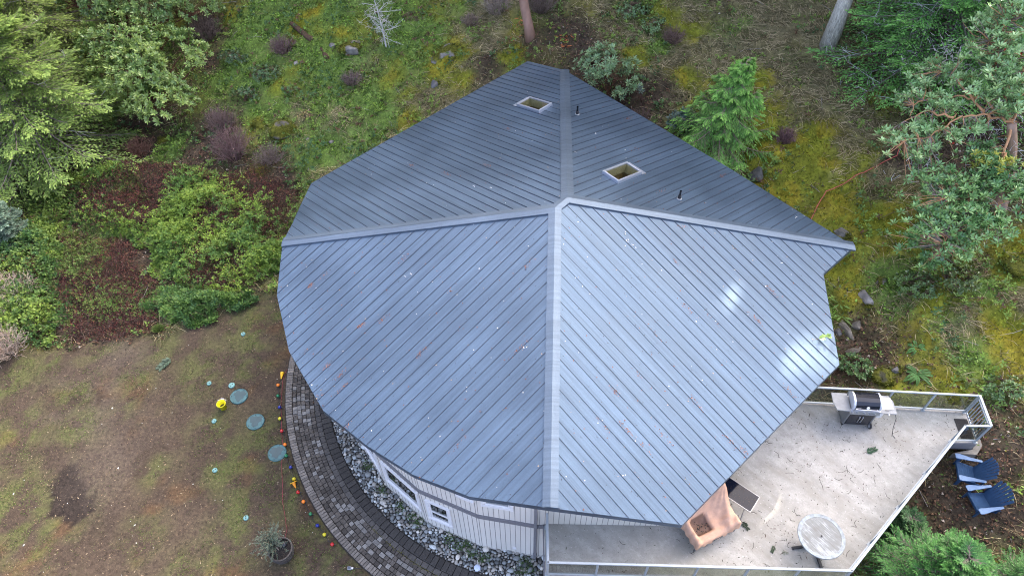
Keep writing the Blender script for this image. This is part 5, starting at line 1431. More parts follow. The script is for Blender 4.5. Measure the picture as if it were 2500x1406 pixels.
def conifer(name, label, catg, base, H, R, nb, col, tip, barkc=(.16, .13, .11), t0=.12, droop=.35, elev=.1, dens=1.0, nl=.13, wl=.035, lean=(0, 0), group=None, lich=0.0, trunkr=None, power=.85, tw=24, sub=9, up=.1, seed=None, top=1.0, hang=0.0):
    r = np.random.default_rng(seed if seed is not None else int(rng.integers(1e9)))
    base = np.array(base, float); t = thing(name, label, catg, base, 0, group)
    u = t0 + (top - t0) * (np.arange(nb) + r.random(nb)) / nb
    ln = R * np.clip((1 - u) / (1 - t0), 0.03, 1) ** power * r.uniform(.7, 1.12, nb) + .12
    az = np.arange(nb) * 2.399963 + r.normal(0, .25, nb)
    e = elev + (u - .4) * .9 * up * 4 + r.normal(0, .10, nb)
    lean3 = np.array([lean[0], lean[1], 1.0])
    bp = base + lean3 * (u * H)[:, None]
    D = np.stack([np.cos(az) * np.cos(e), np.sin(az) * np.cos(e), np.sin(e)], 1)
    S = np.stack([-np.sin(az), np.cos(az), np.zeros(nb)], 1)
    K = 7; s = np.linspace(0, 1, K)
    dz = -droop * s ** 2 + droop * .55 * s ** 4
    BP = bp[:, None] + D[:, None] * (ln[:, None] * s)[..., None] + np.array([0, 0, 1.]) * (dz[None] * ln[:, None])[..., None]
    wood = tubes(BP, np.linspace(1, .18, K)[None] * (.010 + .012 * ln[:, None]), np.tile([barkc], (nb, 1)) * r.uniform(.8, 1.3, (nb, 1)), 4)
    # side twigs
    q = np.linspace(.14, 1.0, tw); M = nb * tw
    sd = np.where(np.arange(tw) % 2 == 0, 1., -1.)
    def at(sv):
        z = -droop * sv ** 2 + droop * .55 * sv ** 4
        return bp[:, None] + D[:, None] * (ln[:, None] * sv)[..., None] + np.array([0, 0, 1.]) * (z * ln[:, None])[..., None]
    sv = np.clip(q[None] + r.normal(0, .02, (nb, tw)), .08, 1)
    T0 = at(sv); slope = (-2 * droop * sv + droop * 2.2 * sv ** 3)
    ang = r.uniform(.65, 1.05, (nb, tw)) * (1.05 - .45 * sv)
    TD = (D[:, None] + np.array([0, 0, 1.]) * slope[..., None]) * np.cos(ang)[..., None] + S[:, None] * (np.sin(ang) * sd[None])[..., None] + np.array([0, 0, 1.]) * (r.normal(-.05, .12, (nb, tw)) - hang)[..., None]
    TD = nrm(TD)
    TL = ln[:, None] * (.12 + .46 * (1 - sv)) * r.uniform(.6, 1.2, (nb, tw)) + .14
    keep = r.random((nb, tw)) < dens
    T0, TD, TL, svk = T0[keep], TD[keep], TL[keep], sv[keep]; M = len(T0)
    us = (np.arange(sub) + .4) / sub
    P = T0[:, None] + TD[:, None] * (TL[:, None] * us)[..., None]
    P[..., 2] -= hang * .35 * (TL[:, None] * us ** 2)
    s2 = nrm(np.cross(TD, np.array([0, 0, 1.])))
    sg = np.where(np.arange(sub) % 2 == 0, 1., -1.)
    a2 = r.uniform(.35, .8, (M, sub)); a2[:, -1] = 0
    LD = TD[:, None] * np.cos(a2)[..., None] + s2[:, None] * (np.sin(a2) * sg)[..., None] + r.normal(0, .12, (M, sub, 3)) - np.array([0, 0, hang * .6])
    LU = np.cross(s2, TD)[:, None] + r.normal(0, .25, (M, sub, 3))
    L = nl * r.uniform(.7, 1.25, (M, sub)) * (1.1 - .35 * us)
    tc = np.clip((us[None] * .65 + svk[:, None] * .35) - .35 + r.normal(0, .16, (M, sub)), 0, 1)[..., None]
    br = np.repeat(r.uniform(.78, 1.2, nb), tw).reshape(nb, tw)[keep][:, None, None]
    C = (np.array(col) * (1 - tc) + np.array(tip) * tc) * br * r.uniform(.75, 1.25, (M, sub, 1))
    fol = leaves(P.reshape(-1, 3), LD.reshape(-1, 3), LU.reshape(-1, 3), L.ravel(), wl * r.uniform(.8, 1.2, M * sub), C.reshape(-1, 3), fold=.3)
    np_mesh("foliage", *fol, M_leaf, t, off=base)
    tt = np.stack([T0, T0 + TD * TL[:, None] * .5, T0 + TD * TL[:, None] * .9], 1)
    tt[:, 2, 2] -= hang * .3 * TL
    twm = tubes(tt, np.tile([[.007, .005, .003]], (M, 1)), np.tile([np.array(barkc) * 1.1], (M, 1)), 3)
    ws = [wood, twm]
    if lich > 0:    # pale lichen covered dead twigs
        k = r.random(M) < lich; n_ = int(k.sum())
        a = T0[k] + r.normal(0, .05, (n_, 3)); dd = nrm(TD[k] + r.normal(0, .5, (n_, 3)) + [0, 0, .25]); l = TL[k] * r.uniform(.5, 1.1, n_)
        ws.append(tubes(np.stack([a, a + dd * l[:, None] * .5 + r.normal(0, .03, (n_, 3)), a + dd * l[:, None]], 1), np.tile([[.010, .008, .004]], (n_, 1)), np.tile([[.44, .45, .42]], (n_, 1)), 4))
        for _ in range(2):
            b = a + dd * (l * r.uniform(.3, .9, n_))[:, None]; d3 = nrm(dd + r.normal(0, .7, (n_, 3)))
            ws.append(tubes(np.stack([b, b + d3 * l[:, None] * .2, b + d3 * l[:, None] * .4], 1), np.tile([[.007, .006, .003]], (n_, 1)), np.tile([[.46, .47, .44]], (n_, 1)), 3))
    np_mesh("branch", *cat(*ws), M_bark, t, off=base)
    tr = trunkr or .011 * H + .03
    pth = [base + lean3 * H * v - [0, 0, .15 if v == 0 else 0] for v in np.linspace(0, 1, 10)]
    trunk_mesh([pth], [np.linspace(tr, .012, 10)], [barkc], 10).build("trunk", M_bark, t, base, smooth=True)
    return t

def twiggy(name, label, base, rad, h, n, col, group=None, arch=.3, r0=.007, leafn=0, leafc=(.10, .06, .04)):
    base = np.array(base, float); t = thing(name, label, "shrub", base, 0, group)
    a = rng.uniform(0, 2 * pi, n); rr = np.sqrt(rng.random(n)) * rad
    st = base + np.stack([np.cos(a) * rr * .35, np.sin(a) * rr * .35, np.zeros(n) - .05], 1)
    L = h * rng.uniform(.6, 1.1, n)
    en = base + np.stack([np.cos(a) * rr, np.sin(a) * rr, L * (1 - .35 * (rr / rad) ** 2)], 1) + rng.normal(0, .06, (n, 3))
    md = (st + en) / 2 + rng.normal(0, .05, (n, 3)) + np.array([0, 0, 1]) * arch * L[:, None] * .3
    col = np.array(col) * 1.7
    C = np.array(col) * rng.uniform(.6, 1.35, (n, 1))
    main = tubes(np.stack([st, md, en], 1), np.tile([[r0 * 1.6, r0, r0 * .5]], (n, 1)), C, 3)
    k = n * 5; i = rng.integers(0, n, k); u = rng.uniform(.3, 1, (k, 1)); b = np.where(u < .5, st[i] + (md[i] - st[i]) * u * 2, md[i] + (en[i] - md[i]) * (u - .5) * 2)
    d = nrm(nrm(en[i] - st[i]) + rdir(k) * .9); l = rng.uniform(.10, .28, (k, 1)) * h
    side = tubes(np.stack([b, b + d * l * .5 + rng.normal(0, .015, (k, 3)), b + d * l], 1), np.tile([[r0 * .75, r0 * .6, r0 * .35]], (k, 1)), np.array(col) * rng.uniform(.7, 1.5, (k, 1)), 3)
    np_mesh("twigs", *cat(main, side), M_dry, t, off=base)
    if leafn:
        i = rng.integers(0, k, leafn); P = b[i] + d[i] * l[i] * rng.random((leafn, 1))
        np_mesh("foliage", *leaves(P, rdir(leafn), rdir(leafn) + [0, 0, .8], rng.uniform(.03, .07, leafn), .03, np.array(leafc) * rng.uniform(.6, 1.4, (leafn, 1))), M_leaf, t, off=base)
    return t

def px_m(px, py):   # metres per photo pixel at the ground there
    g = hit(px, py); return ((g - CAMP) @ CW) / F

# bare brown shrubs
for (px, py, r, h, lab, c) in (
    (690, 128, 34, .8, "round purple brown bare shrub on the grass left of the fallen log", (.13, .085, .08)),
    (860, 205, 28, .6, "small bare brown shrub on the grassy bank below the grey dead sapling", (.13, .095, .085)),
    (572, 385, 52, 1.5, "largest bare reddish brown shrub between the bramble and the mossy rocks", (.135, .085, .078)),
    (548, 315, 40, 1.1, "bare brown shrub directly above the largest reddish one", (.13, .09, .08)),
    (345, 375, 36, .8, "rusty bare shrub above the bramble near the left fir", (.12, .065, .045)),
    (660, 395, 40, .7, "low bare brown shrub beside the mossy rocks left of the roof", (.13, .10, .085)),
    (510, 95, 42, 1.2, "dark bare twiggy shrub right of the upper broadleaf tree", (.10, .075, .062)),
    (1912, 345, 30, .55, "small dark purple bare shrub on the yellow moss right of the cedar", (.11, .065, .065)),
    (1640, 100, 34, .6, "brown bare shrub in the dry grass above the arbutus shrub", (.12, .08, .065)),
    (1320, 25, 46, 1.0, "dark bare shrub behind the smooth arbutus trunk", (.11, .085, .07)),
    (1215, 30, 40, .9, "greyish bare shrub left of the smooth arbutus trunk", (.19, .155, .125)),
    (1150, 60, 26, .5, "low tan bare shrub in the bank above the roof peak", (.17, .13, .10)),
    (36, 745, 70, 1.2, "pale tan dead bush at the left edge by the bramble", (.27, .21, .165)),
    (20, 860, 60, 1.0, "grey tan dead bush at the left edge above the lawn", (.25, .20, .16)),
    (1560, 305, 40, .6, "dark bare shrub close to the roof edge left of the cedar", (.10, .07, .06)),
):
    k = px_m(px, py); twiggy("bare_shrub", lab, hit(px, py), r * k, h, int(70 + r * 2.6), c, group="bare brown shrubs on the slope")

# brambles: three thickets
def bramble(name, label, outline, hmax, dens, cols, seed, dead=.5, n=3, L=.085, W=.055, gloss=False, green=.5, gbias=()):
    pts = np.array([hit(*p)[:2] for p in outline]); lo, hi = pts.min(0), pts.max(0)
    A = (hi - lo).prod(); N = int(A * dens)
    x = rng.uniform(lo[0], hi[0], N); y = rng.uniform(lo[1], hi[1], N)
    j = .5
    k = in_poly(x + (vnoise(x * 1.3, y * 1.3, seed) - .5) * j * 2, y + (vnoise(x * 1.3, y * 1.3, seed + 1) - .5) * j * 2, [tuple(p) for p in pts]); x, y = x[k], y[k]; N = len(x)
    # distance-free dome: noise canopy
    dmin = np.full(N, 9e9)
    for a, b in zip(pts, np.roll(pts, -1, 0)):
        ab = b - a; t = np.clip(((x - a[0]) * ab[0] + (y - a[1]) * ab[1]) / (ab @ ab), 0, 1); dmin = np.minimum(dmin, np.hypot(x - a[0] - ab[0] * t, y - a[1] - ab[1] * t))
    can = hmax * sstep(0, 1.3, dmin + .25) * (.35 + 1.0 * fbm(x * .9, y * .9, seed + 2, 3)) + (fbm(x * 3, y * 3, seed + 5, 2) - .5) * .25
    can = np.maximum(can, .06)
    dens = 1
    z = gz(x, y) + can * rng.uniform(.45, 1.05, N)
    gn = fbm(x * .55, y * .55, seed + 8, 4) + rng.normal(0, .125, N)
    for (bx, by, br, bw) in gbias:
        g = hit(bx, by); kk = px_m(bx, by) * br; gn = gn + bw * np.exp(-((x - g[0]) ** 2 + ((y - g[1]) / 1.2) ** 2) / kk ** 2)
    isg = gn > 1 - green - .02
    g0 = gz(x, y)
    base = np.array([*pts.mean(0), float(gz(pts[:1, 0], pts[:1, 1])[0])])
    t = thing(name, label, "thicket", base, 0)
    P = np.stack([x, y, z], 1)
    m = isg; K = int(m.sum())
    tt = np.clip((fbm(x[m] * .8, y[m] * .8, seed + 12, 3)[:, None] - .3) * 2.2 + rng.normal(0, .2, (K, 1)), 0, 1)
    cc = np.array(cols[0]) * (1 - tt) + np.array(cols[1]) * tt
    lf = rosettes(P[m], np.tile([0, 0, 1.], (K, 1)) + rdir(K) * .55, n, L, W, cc, 1.1, .25)
    o = np_mesh("leaves", *lf, M_leafgloss if gloss else M_leaf, t, off=base); o['kind'] = 'stuff'
    m = ~isg; K = int(m.sum())
    if K:
        P2 = P[m].copy(); P2[:, 2] = g0[m] + (P2[:, 2] - g0[m]) * .95; q = rng.integers(0, 3, K)
        cc = np.array([[.115, .036, .032], [.055, .034, .028], [.15, .062, .042]])[q] * rng.uniform(.6, 1.5, (K, 1))
        P3 = np.repeat(P2, 2, 0) + rng.normal(0, .04, (2 * K, 3))
        o = np_mesh("dead_leaves", *leaves(P3, rdir(2 * K) + [0, 0, .1], rdir(2 * K) + [0, 0, .5], rng.uniform(.04, .09, 2 * K), .034, np.repeat(cc, 2, 0) * rng.uniform(.7, 1.3, (2 * K, 1)), fold=.6), M_dry, t, off=base); o['kind'] = 'stuff'
    k = min(2600, N // 4); i = rng.integers(0, N, k)
    st = np.stack([x[i], y[i], g0[i]], 1); en = P[i] + rng.normal(0, .2, (k, 3)) * [1, 1, .2]
    cane = tubes(np.stack([st, (st + en) / 2 + rng.normal(0, .1, (k, 3)) + [0, 0, .12], en], 1), np.tile([[.008, .006, .003]], (k, 1)), np.array([.10, .06, .05]) * rng.uniform(.5, 1.8, (k, 1)), 3)
    o = np_mesh("canes", *cane, M_dry, t, off=base); o['kind'] = 'stuff'
    return t
bramble("bramble_thicket", "large bramble thicket of bright green and dark dead leaves left of the roof", [(130, 440), (300, 400), (470, 405), (640, 430), (735, 470), (725, 560), (700, 660), (620, 720), (540, 750), (400, 690), (330, 590), (190, 560)], .95, 260, [(.070, .155, .032), (.21, .31, .042)], 400, green=.46, L=.125, W=.066, n=5,
        gbias=[(520, 490, 70, .16), (290, 540, 45, .10), (560, 600, 100, .12), (650, 690, 70, .12), (630, 445, 100, -.34), (400, 430, 120, -.24), (500, 425, 60, -.2), (180, 560, 60, -.14), (690, 500, 50, -.14), (440, 590, 60, .10)])
bramble("bramble_thicket", "low reddish brown dead bramble patch between the bright thicket and the lawn", [(150, 560), (330, 590), (380, 680), (390, 790), (330, 830), (160, 830), (110, 700)], .50, 330, [(.09, .16, .03), (.12, .16, .03)], 430, green=.36, gbias=[(270, 790, 50, .06)])
bramble("bramble_thicket", "mixed green and dead brown bramble patch below the large left fir", [(40, 470), (190, 420), (310, 395), (350, 470), (330, 590), (190, 565), (60, 570)], .55, 210, [(.065, .14, .032), (.19, .27, .045)], 520, green=.50, L=.12, W=.065, n=4)
bramble("laurel_shrubs", "dense dark green leafy shrub mound at the lawn edge below the brambles", [(375, 700), (440, 690), (560, 720), (640, 720), (540, 770), (450, 810), (390, 790)], .85, 300, [(.040, .110, .038), (.13, .23, .045)], 460, green=.86, n=6, L=.16, W=.06)
bramble("bramble_thicket", "bramble thicket at the left edge above the bare lawn", [(0, 560), (120, 520), (180, 600), (160, 720), (165, 790), (90, 850), (0, 880), (-60, 800), (-60, 600)], .8, 220, [(.055, .13, .035), (.19, .27, .04)], 490, green=.66, L=.14, W=.08, n=4, gbias=[(40, 720, 60, -.2), (20, 830, 50, -.1)])

# broadleaf trees, upper left
b = hit(400, 290)
broadleaf("arbutus_tree", "large glossy broadleaf tree with whorled leaves left of the mossy bank", "tree", b, [((-.3, .1, 2.4), (2.3, 1.7, 1.5)), ((.7, -.9, 1.5), (1.8, 1.2, 1.1)), ((-1.3, 1.4, 3.2), (1.9, 1.5, 1.4)), ((1.0, 1.6, 2.6), (1.9, 1.4, 1.2))], 1700, .20, .070, 9, (.105, .195, .042), (.27, .37, .09), (.13, .065, .04), limbs=22)
b = hit(300, 120)
broadleaf("arbutus_tree", "tall dark broadleaf tree at the top edge behind the big glossy one", "tree", b, [((0, 0, 3.0), (2.6, 2.0, 1.6)), ((2.3, -.2, 2.4), (2.3, 1.6, 1.3)), ((4.0, 1.0, 1.8), (1.6, 1.4, 1.0))], 1100, .20, .070, 9, (.090, .175, .045), (.23, .33, .08), (.13, .065, .04), limbs=20)
# shrubs by the house
b = hit(1480, 245)
broadleaf("arbutus_shrub", "blue green broadleaf shrub with whorled leaves just behind the roof edge", "shrub", b, [((-.1, .1, 1.5), (1.35, 1.0, 1.1)), ((.5, -.2, .9), (1.0, .8, .7))], 330, .19, .062, 9, (.10, .19, .08), (.21, .31, .13), (.15, .08, .05), limbs=10, trunkr=.05)
b = hit(1568, 262)
broadleaf("arbutus_shrub", "small sparse grey green shrub between the broadleaf shrub and the cedar", "shrub", b, [((-.1, .1, .7), (.75, .6, .6))], 90, .15, .045, 8, (.07, .105, .08), (.11, .15, .11), (.13, .08, .06), limbs=7, trunkr=.03)
b = hit(1668, 335)
broadleaf("arbutus_shrub", "small blue green shrub tucked at the cedar's left foot against the roof", "shrub", b, [((-.1, .05, .7), (.62, .5, .6))], 110, .15, .048, 8, (.050, .10, .075), (.10, .15, .11), (.13, .08, .06), limbs=7, trunkr=.03)

# low leafy bushes on the bank and the right slope
for px, py, r_, lab, c1, c2 in ((645, 190, .9, "dark green leafy bush on the bank below the round bare shrub", (.05, .11, .04), (.11, .19, .06)), (600, 245, .8, "dark green leafy bush left of the small bare shrub above the mossy boulders", (.045, .10, .04), (.10, .18, .055)),
        (725, 222, .7, "mid green leafy bush on the bank below the fallen log", (.06, .13, .04), (.14, .23, .06)), (575, 150, .8, "dark leafy bush at the right side of the broadleaf tree", (.045, .10, .04), (.10, .17, .055)),
        (2235, 705, .8, "mid green leafy bush on the slope below the arbutus", (.06, .13, .04), (.15, .24, .06)), (2335, 690, .7, "olive leafy bush beneath the right arbutus crown", (.07, .12, .035), (.14, .20, .05)),
        (1545, 38, .9, "green leafy bush at the top edge among dry grass", (.065, .14, .05), (.14, .23, .08)), (1600, 75, .7, "small green leafy bush in dry grass above the arbutus shrub", (.065, .14, .05), (.14, .23, .08)),
        (2445, 965, .7, "green leafy bush right of the deck gate", (.06, .13, .04), (.14, .23, .06)), (905, 400, .6, "low leafy bush touching the roof's long left edge", (.055, .12, .04), (.13, .21, .06)), (2080, 905, .6, "dark leafy bush in the shade between the eave and the glass railing", (.05, .12, .04), (.10, .19, .05))):
    broadleaf("leafy_bush", lab, "bush", hit(px, py), [((0, 0, .22), (r_, r_ * .8, .34))], int(130 * r_), .11, .055, 6, c1, c2, (.13, .09, .06), limbs=6, trunkr=.02)

# conifers
def foot(px, py, dz):
    """ground point whose spot dz above shows at that pixel"""
    z = 0.0
    for _ in range(6):
        q = atz(px, py, z + dz); z = float(gz(q[:1], q[1:2])[0])
    return np.array([q[0], q[1], z])
conifer("fir_tree", "large pale green fir with sweeping tips at the left edge", "tree", foot(70, 300, 2.2), 10.0, 4.6, 150, (.145, .235, .050), (.34, .46, .11), t0=.08, droop=.34, nl=.24, wl=.072, lich=.03, tw=34, sub=10, seed=11, barkc=(.20, .17, .14))
conifer("fir_tree", "tall yellowish green fir in the top left corner", "tree", foot(40, 90, 2.4), 11, 4.6, 150, (.165, .235, .050), (.37, .47, .11), t0=.10, droop=.34, nl=.24, wl=.072, lich=.04, tw=34, sub=10, seed=12, barkc=(.20, .17, .14))
conifer("fir_tree", "small frosty blue green fir tip at the left edge above the thicket", "tree", foot(8, 555, 1.0), 2.6, .95, 56, (.12, .20, .13), (.28, .37, .27), t0=.05, droop=.2, nl=.14, wl=.05, tw=22, sub=8, seed=13)
b = hit(1770, 372)
conifer("cedar_tree", "young bright green cedar with drooping fronds beside the roof edge", "tree", foot(1742, 352, .3), 4.2, 2.5, 72, (.105, .265, .045), (.26, .48, .085), t0=.04, droop=.60, elev=.28, nl=.17, wl=.050, tw=30, sub=10, hang=.42, lean=(.10, -.02), seed=14, barkc=(.24, .18, .14), power=1.05, trunkr=.06)
b = hit(2255, 1375)
conifer("fir_tree", "bright green young fir rising past the deck's lower right corner", "tree", b + [-.55, -.9, -.2], 3.4, 1.8, 96, (.045, .160, .034), (.11, .28, .055), t0=.02, droop=.22, elev=.25, nl=.13, wl=.034, tw=26, sub=9, seed=15, power=.7)
b = hit(2440, 1400)
conifer("fir_tree", "darker young fir in the lower right corner below the blue chairs", "tree", b + [.3, -.7, -.4], 2.6, 1.1, 74, (.045, .145, .034), (.10, .25, .055), t0=.02, droop=.22, elev=.25, nl=.13, wl=.034, tw=22, sub=8, seed=16, power=.7)
b = hit(2195, 1285)
conifer("fir_tree", "little dark fir in the gap under the deck rail", "tree", b + [-.1, -.2, 0], 1.1, .6, 40, (.030, .095, .028), (.06, .15, .04), t0=.02, droop=.2, elev=.25, nl=.11, wl=.034, tw=16, sub=7, seed=17)
b = hit(2150, 190)
conifer("fir_tree", "dark green lichen covered fir filling the upper right", "tree", b + [1.6, -.2, 0], 7.2, 4.2, 140, (.10, .28, .055), (.24, .50, .11), barkc=(.13, .12, .10), t0=.06, droop=.30, dens=1, nl=.19, wl=.058, lich=.20, tw=28, sub=9, seed=18, power=.7)
b = hit(2330, 60)
conifer("fir_tree", "dark fir at the top edge left of the pale arbutus leaves", "tree", b + [.2, .8, 0], 7.5, 3.6, 120, (.10, .27, .055), (.23, .48, .11), barkc=(.13, .12, .10), t0=.06, droop=.30, dens=1, nl=.19, wl=.058, lich=.20, tw=26, sub=9, seed=19, power=.75)

# big trunks
def bare_trunk(name, label, base, tilt, H, r, colr, barkm, wob=.1):
    base = np.array(base, float); t = thing(name, label, "tree", base)
    topp = base + np.array([tilt[0], tilt[1], 1]) * H
    p = limb_path(base - [0, 0, .2], topp, 14, wob); rr = np.linspace(r * 1.18, r * .62, 14); rr[0] *= 1.25
    trunk_mesh([p], [rr], [colr], 14).build("trunk", barkm, t, base, smooth=True)
    return t, p
rough_bark = mat("furrowed_grey_bark", attr=True, rough=.95, vary=.55, scale=5, bump=1.0, bscale=9, spec=.15, stretch=(6, 6, .9))
smooth_bark = mat("smooth_arbutus_bark", attr=True, rough=.6, vary=.22, scale=2.2, bump=.25, bscale=6, spec=.3, stretch=(2, 2, .7))
t, p = bare_trunk("fir_tree", "tall fir with furrowed grey trunk and mossy foot at the top right", hit(2022, 112), (.02, .04), 26, .27, (.46, .44, .37), rough_bark, .05)
t2, p2 = bare_trunk("arbutus_tree", "arbutus with smooth pinkish brown trunk above the roof peak", hit(1297, 96), (-.10, .10), 11, .20, (.33, .20, .145), smooth_bark, .25)
def crown_on(t, ctr, lobes, ncl, base):
    pass
# crowns of those two stand above the frame
def add_needles(t, base, H, R, nb, lo, seed):
    r = np.random.default_rng(seed); u = lo + (1 - lo) * r.random(nb); ln = R * (1 - u) ** .7 + .5; az = r.uniform(0, 2 * pi, nb)
    n = 60; s = r.random((nb, n)); D = np.stack([np.cos(az), np.sin(az), np.full(nb, -.1)], 1); S = np.stack([-np.sin(az), np.cos(az), np.zeros(nb)], 1)
    P = base + np.array([.02, .04, 1]) * (u * H)[:, None]
    P = P[:, None] + D[:, None] * (ln[:, None] * s)[..., None] + S[:, None] * ((1 - s) * ln[:, None] * r.uniform(-.35, .35, (nb, n)))[..., None] + r.normal(0, .12, (nb, n, 3)) - np.array([0, 0, 1]) * (s ** 2 * .3 * ln[:, None])[..., None]
    N = nb * n; P = P.reshape(-1, 3)
    np_mesh("foliage", *leaves(P, nrm(np.repeat(D, n, 0) + rdir(N, r) * .6), rdir(N, r) * .6 + [0, 0, 1], r.uniform(.35, .8, N), r.uniform(.16, .32, N), np.array([.035, .08, .022]) * r.uniform(.6, 1.5, (N, 1))), M_leaf, t, off=base)
add_needles(t, hit(2022, 112), 26, 4.5, 130, .5, 5)
bt = p2[-1]; off2 = np.array(t2.location)
_P = bt + rng.normal(0, 1, (700, 3)) * [1.9, 1.9, 1.2] + [0, 0, 1.0]
np_mesh("foliage", *rosettes(_P, rdir(700) * .5 + [0, 0, 1], 8, .2, .07, np.tile([[.05, .11, .045]], (700, 1))), M_leafgloss, t2, off=off2)
_m = MB()
for _ in range(10): _m.tube([tuple(q) for q in limb_path(p2[-2], _P[rng.integers(0, 700)], 6, .2)], list(np.linspace(.10, .02, 6)), 6, (.33, .20, .145, 1))
_m.build("limb", smooth_bark, t2, off2, smooth=True)

# the arbutus on the right: orange limbs reaching left, pale leaf whorls
def right_arbutus():
    base = hit(2440, 520); t = thing("arbutus_tree", "spreading arbutus with orange limbs and pale blue green leaves at the right edge", "tree", base)
    def up(px, py, dz):     # point dz above the slope seen at that pixel
        z0 = float(hit(px, py)[2]); return atz(px, py, z0 + dz * 1.0)
    oc = (.40, .215, .105); gc = (.30, .20, .14)
    hub = up(2470, 300, 3.0)
    paths = [limb_path(base - [0, 0, .2], hub, 10, .15)]; radii = [np.linspace(.24, .15, 10)]; cols = [gc]
    tips = []
    limbs = [((2470, 300, 3.0), (2400, 275, 3.2), (2330, 290, 3.0), (2270, 335, 2.7), (2190, 345, 2.5)), ((2470, 300, 3.0), (2400, 240, 3.3), (2330, 235, 3.1), (2250, 245, 2.9), (2215, 285, 2.7)),
             ((2470, 300, 3.0), (2440, 180, 3.6), (2420, 100, 3.8), (2470, 40, 4.0)), ((2400, 275, 3.2), (2340, 200, 3.3), (2300, 165, 3.2)), ((2470, 300, 3.0), (2450, 380, 2.6), (2380, 440, 2.2), (2300, 500, 2.0)),
             ((2470, 300, 3.0), (2500, 220, 3.6), (2510, 120, 4.0)), ((2450, 380, 2.6), (2460, 460, 2.4), (2420, 560, 2.0)), ((2330, 290, 3.0), (2260, 270, 2.8), (2200, 300, 2.6)), ((2380, 440, 2.2), (2340, 560, 1.9), (2290, 600, 1.7))]
    for L in limbs:
        c = np.array([up(*q) for q in L]); n = len(c); tt = np.linspace(0, n - 1, n * 4); i = np.minimum(tt.astype(int), n - 2); f = (tt - i)[:, None]
        pp = c[i] * (1 - f) + c[i + 1] * f + rng.normal(0, .035, (len(tt), 3)); paths.append(pp); radii.append(np.linspace(.046, .012, len(tt))); cols.append(oc); tips.append(pp)
    trunk_mesh(paths, radii, cols, 8).build("trunk", smooth_bark, t, base, smooth=True)
    spots = [(2240, 210, 2.9, 34), (2290, 170, 3.1, 36), (2340, 190, 3.2, 36), (2210, 250, 2.7, 30), (2190, 340, 2.4, 34), (2230, 370, 2.3, 26), (2250, 310, 2.6, 34), (2300, 250, 3.0, 36), (2420, 60, 3.9, 46), (2470, 110, 3.9, 50), (2440, 170, 3.7, 46),
             (2480, 200, 3.7, 44), (2400, 130, 3.6, 40), (2470, 20, 4.1, 46), (2420, 220, 3.5, 40), (2460, 260, 3.4, 44), (2270, 360, 2.4, 24), (2330, 330, 2.8, 22), (2380, 310, 2.9, 26)]
    spots2 = [(2300, 440, 2.0, 56), (2370, 470, 2.1, 60), (2290, 520, 1.9, 60), (2350, 550, 1.9, 56), (2250, 580, 1.6, 46), (2420, 540, 2.0, 46), (2320, 600, 1.6, 46), (2440, 420, 2.4, 46), (2400, 380, 2.5, 40), (2480, 470, 2.3, 36), (2270, 640, 1.4, 26)]
    def put(sp, npx, c1, c2, L, W):
        PP = []
        for px, py, dz, r in sp:
            c = up(px, py, dz); k = ((c - CAMP) @ CW) / F * r; m = int(npx * r); PP.append(c + rng.normal(0, .52, (m, 3)) * [k, k, k * .55])
        PP = np.concatenate(PP); N = len(PP); tt = np.clip(rng.normal(.5, .35, (N, 1)), 0, 1)
        return PP, rosettes(PP, rdir(N) * .6 + [0, 0, .9], 9, L, W, np.array(c1) * (1 - tt) + np.array(c2) * tt)
    P1, f1 = put(spots, 1.2, (.15, .30, .10), (.36, .52, .22), .19, .068)
    P2, f2 = put(spots2, 2.0, (.095, .22, .07), (.22, .38, .12), .19, .066)
    yl = [atz(2400, 390, float(hit(2400, 390)[2]) + 2.6), atz(2455, 400, float(hit(2455, 400)[2]) + 2.7)]
    Y = np.concatenate([c + rng.normal(0, .16, (16, 3)) for c in yl]); f3 = rosettes(Y, rdir(32) * .5 + [0, 0, 1], 8, .16, .06, np.tile([[.34, .36, .05]], (32, 1)))
    np_mesh("foliage", *cat(f1, f2, f3), M_leafgloss, t, off=base)
    P = np.concatenate([P1, P2]); allp = np.concatenate(tips); K = len(P)
    near = np.argmin(((P[:, None] - allp[None, ::2]) ** 2).sum(-1), 1); st = allp[::2][near]; md = (st + P) / 2 + rng.normal(0, .07, (K, 3))
    np_mesh("branch", *tubes(np.stack([st, md, P], 1), np.tile([[.018, .012, .006]], (K, 1)), np.where(rng.random((K, 1)) < .5, np.array([oc]), np.array([[.24, .19, .16]])), 4), smooth_bark, t, off=base)
    n = 46; B = P1[rng.integers(0, len(P1), n)] + rng.normal(0, .05, (n, 3)); o = np_mesh("berries", *leaves(B, rdir(n), rdir(n), .11, .08, np.array([.45, .035, .025]) * rng.uniform(.6, 1.2, (n, 1))), M_leaf, t, off=base); o['kind'] = 'stuff'
    n = 260; B = np.array([up(*q) for q in ((2430, 300, 2.7), (2380, 330, 2.4), (2490, 390, 2.6), (2350, 150, 2.8), (2310, 120, 2.6), (2240, 400, 2.0))])[rng.integers(0, 6, n)] + rng.normal(0, .35, (n, 3)); d = rdir(n)
    o = np_mesh("dead_twigs", *tubes(np.stack([B, B + d * .12 + rng.normal(0, .04, (n, 3)), B + d * .3], 1), np.tile([[.009, .007, .004]], (n, 1)), np.tile([[.48, .47, .45]], (n, 1)), 4), M_dry, t, off=base); o['kind'] = 'stuff'
right_arbutus()

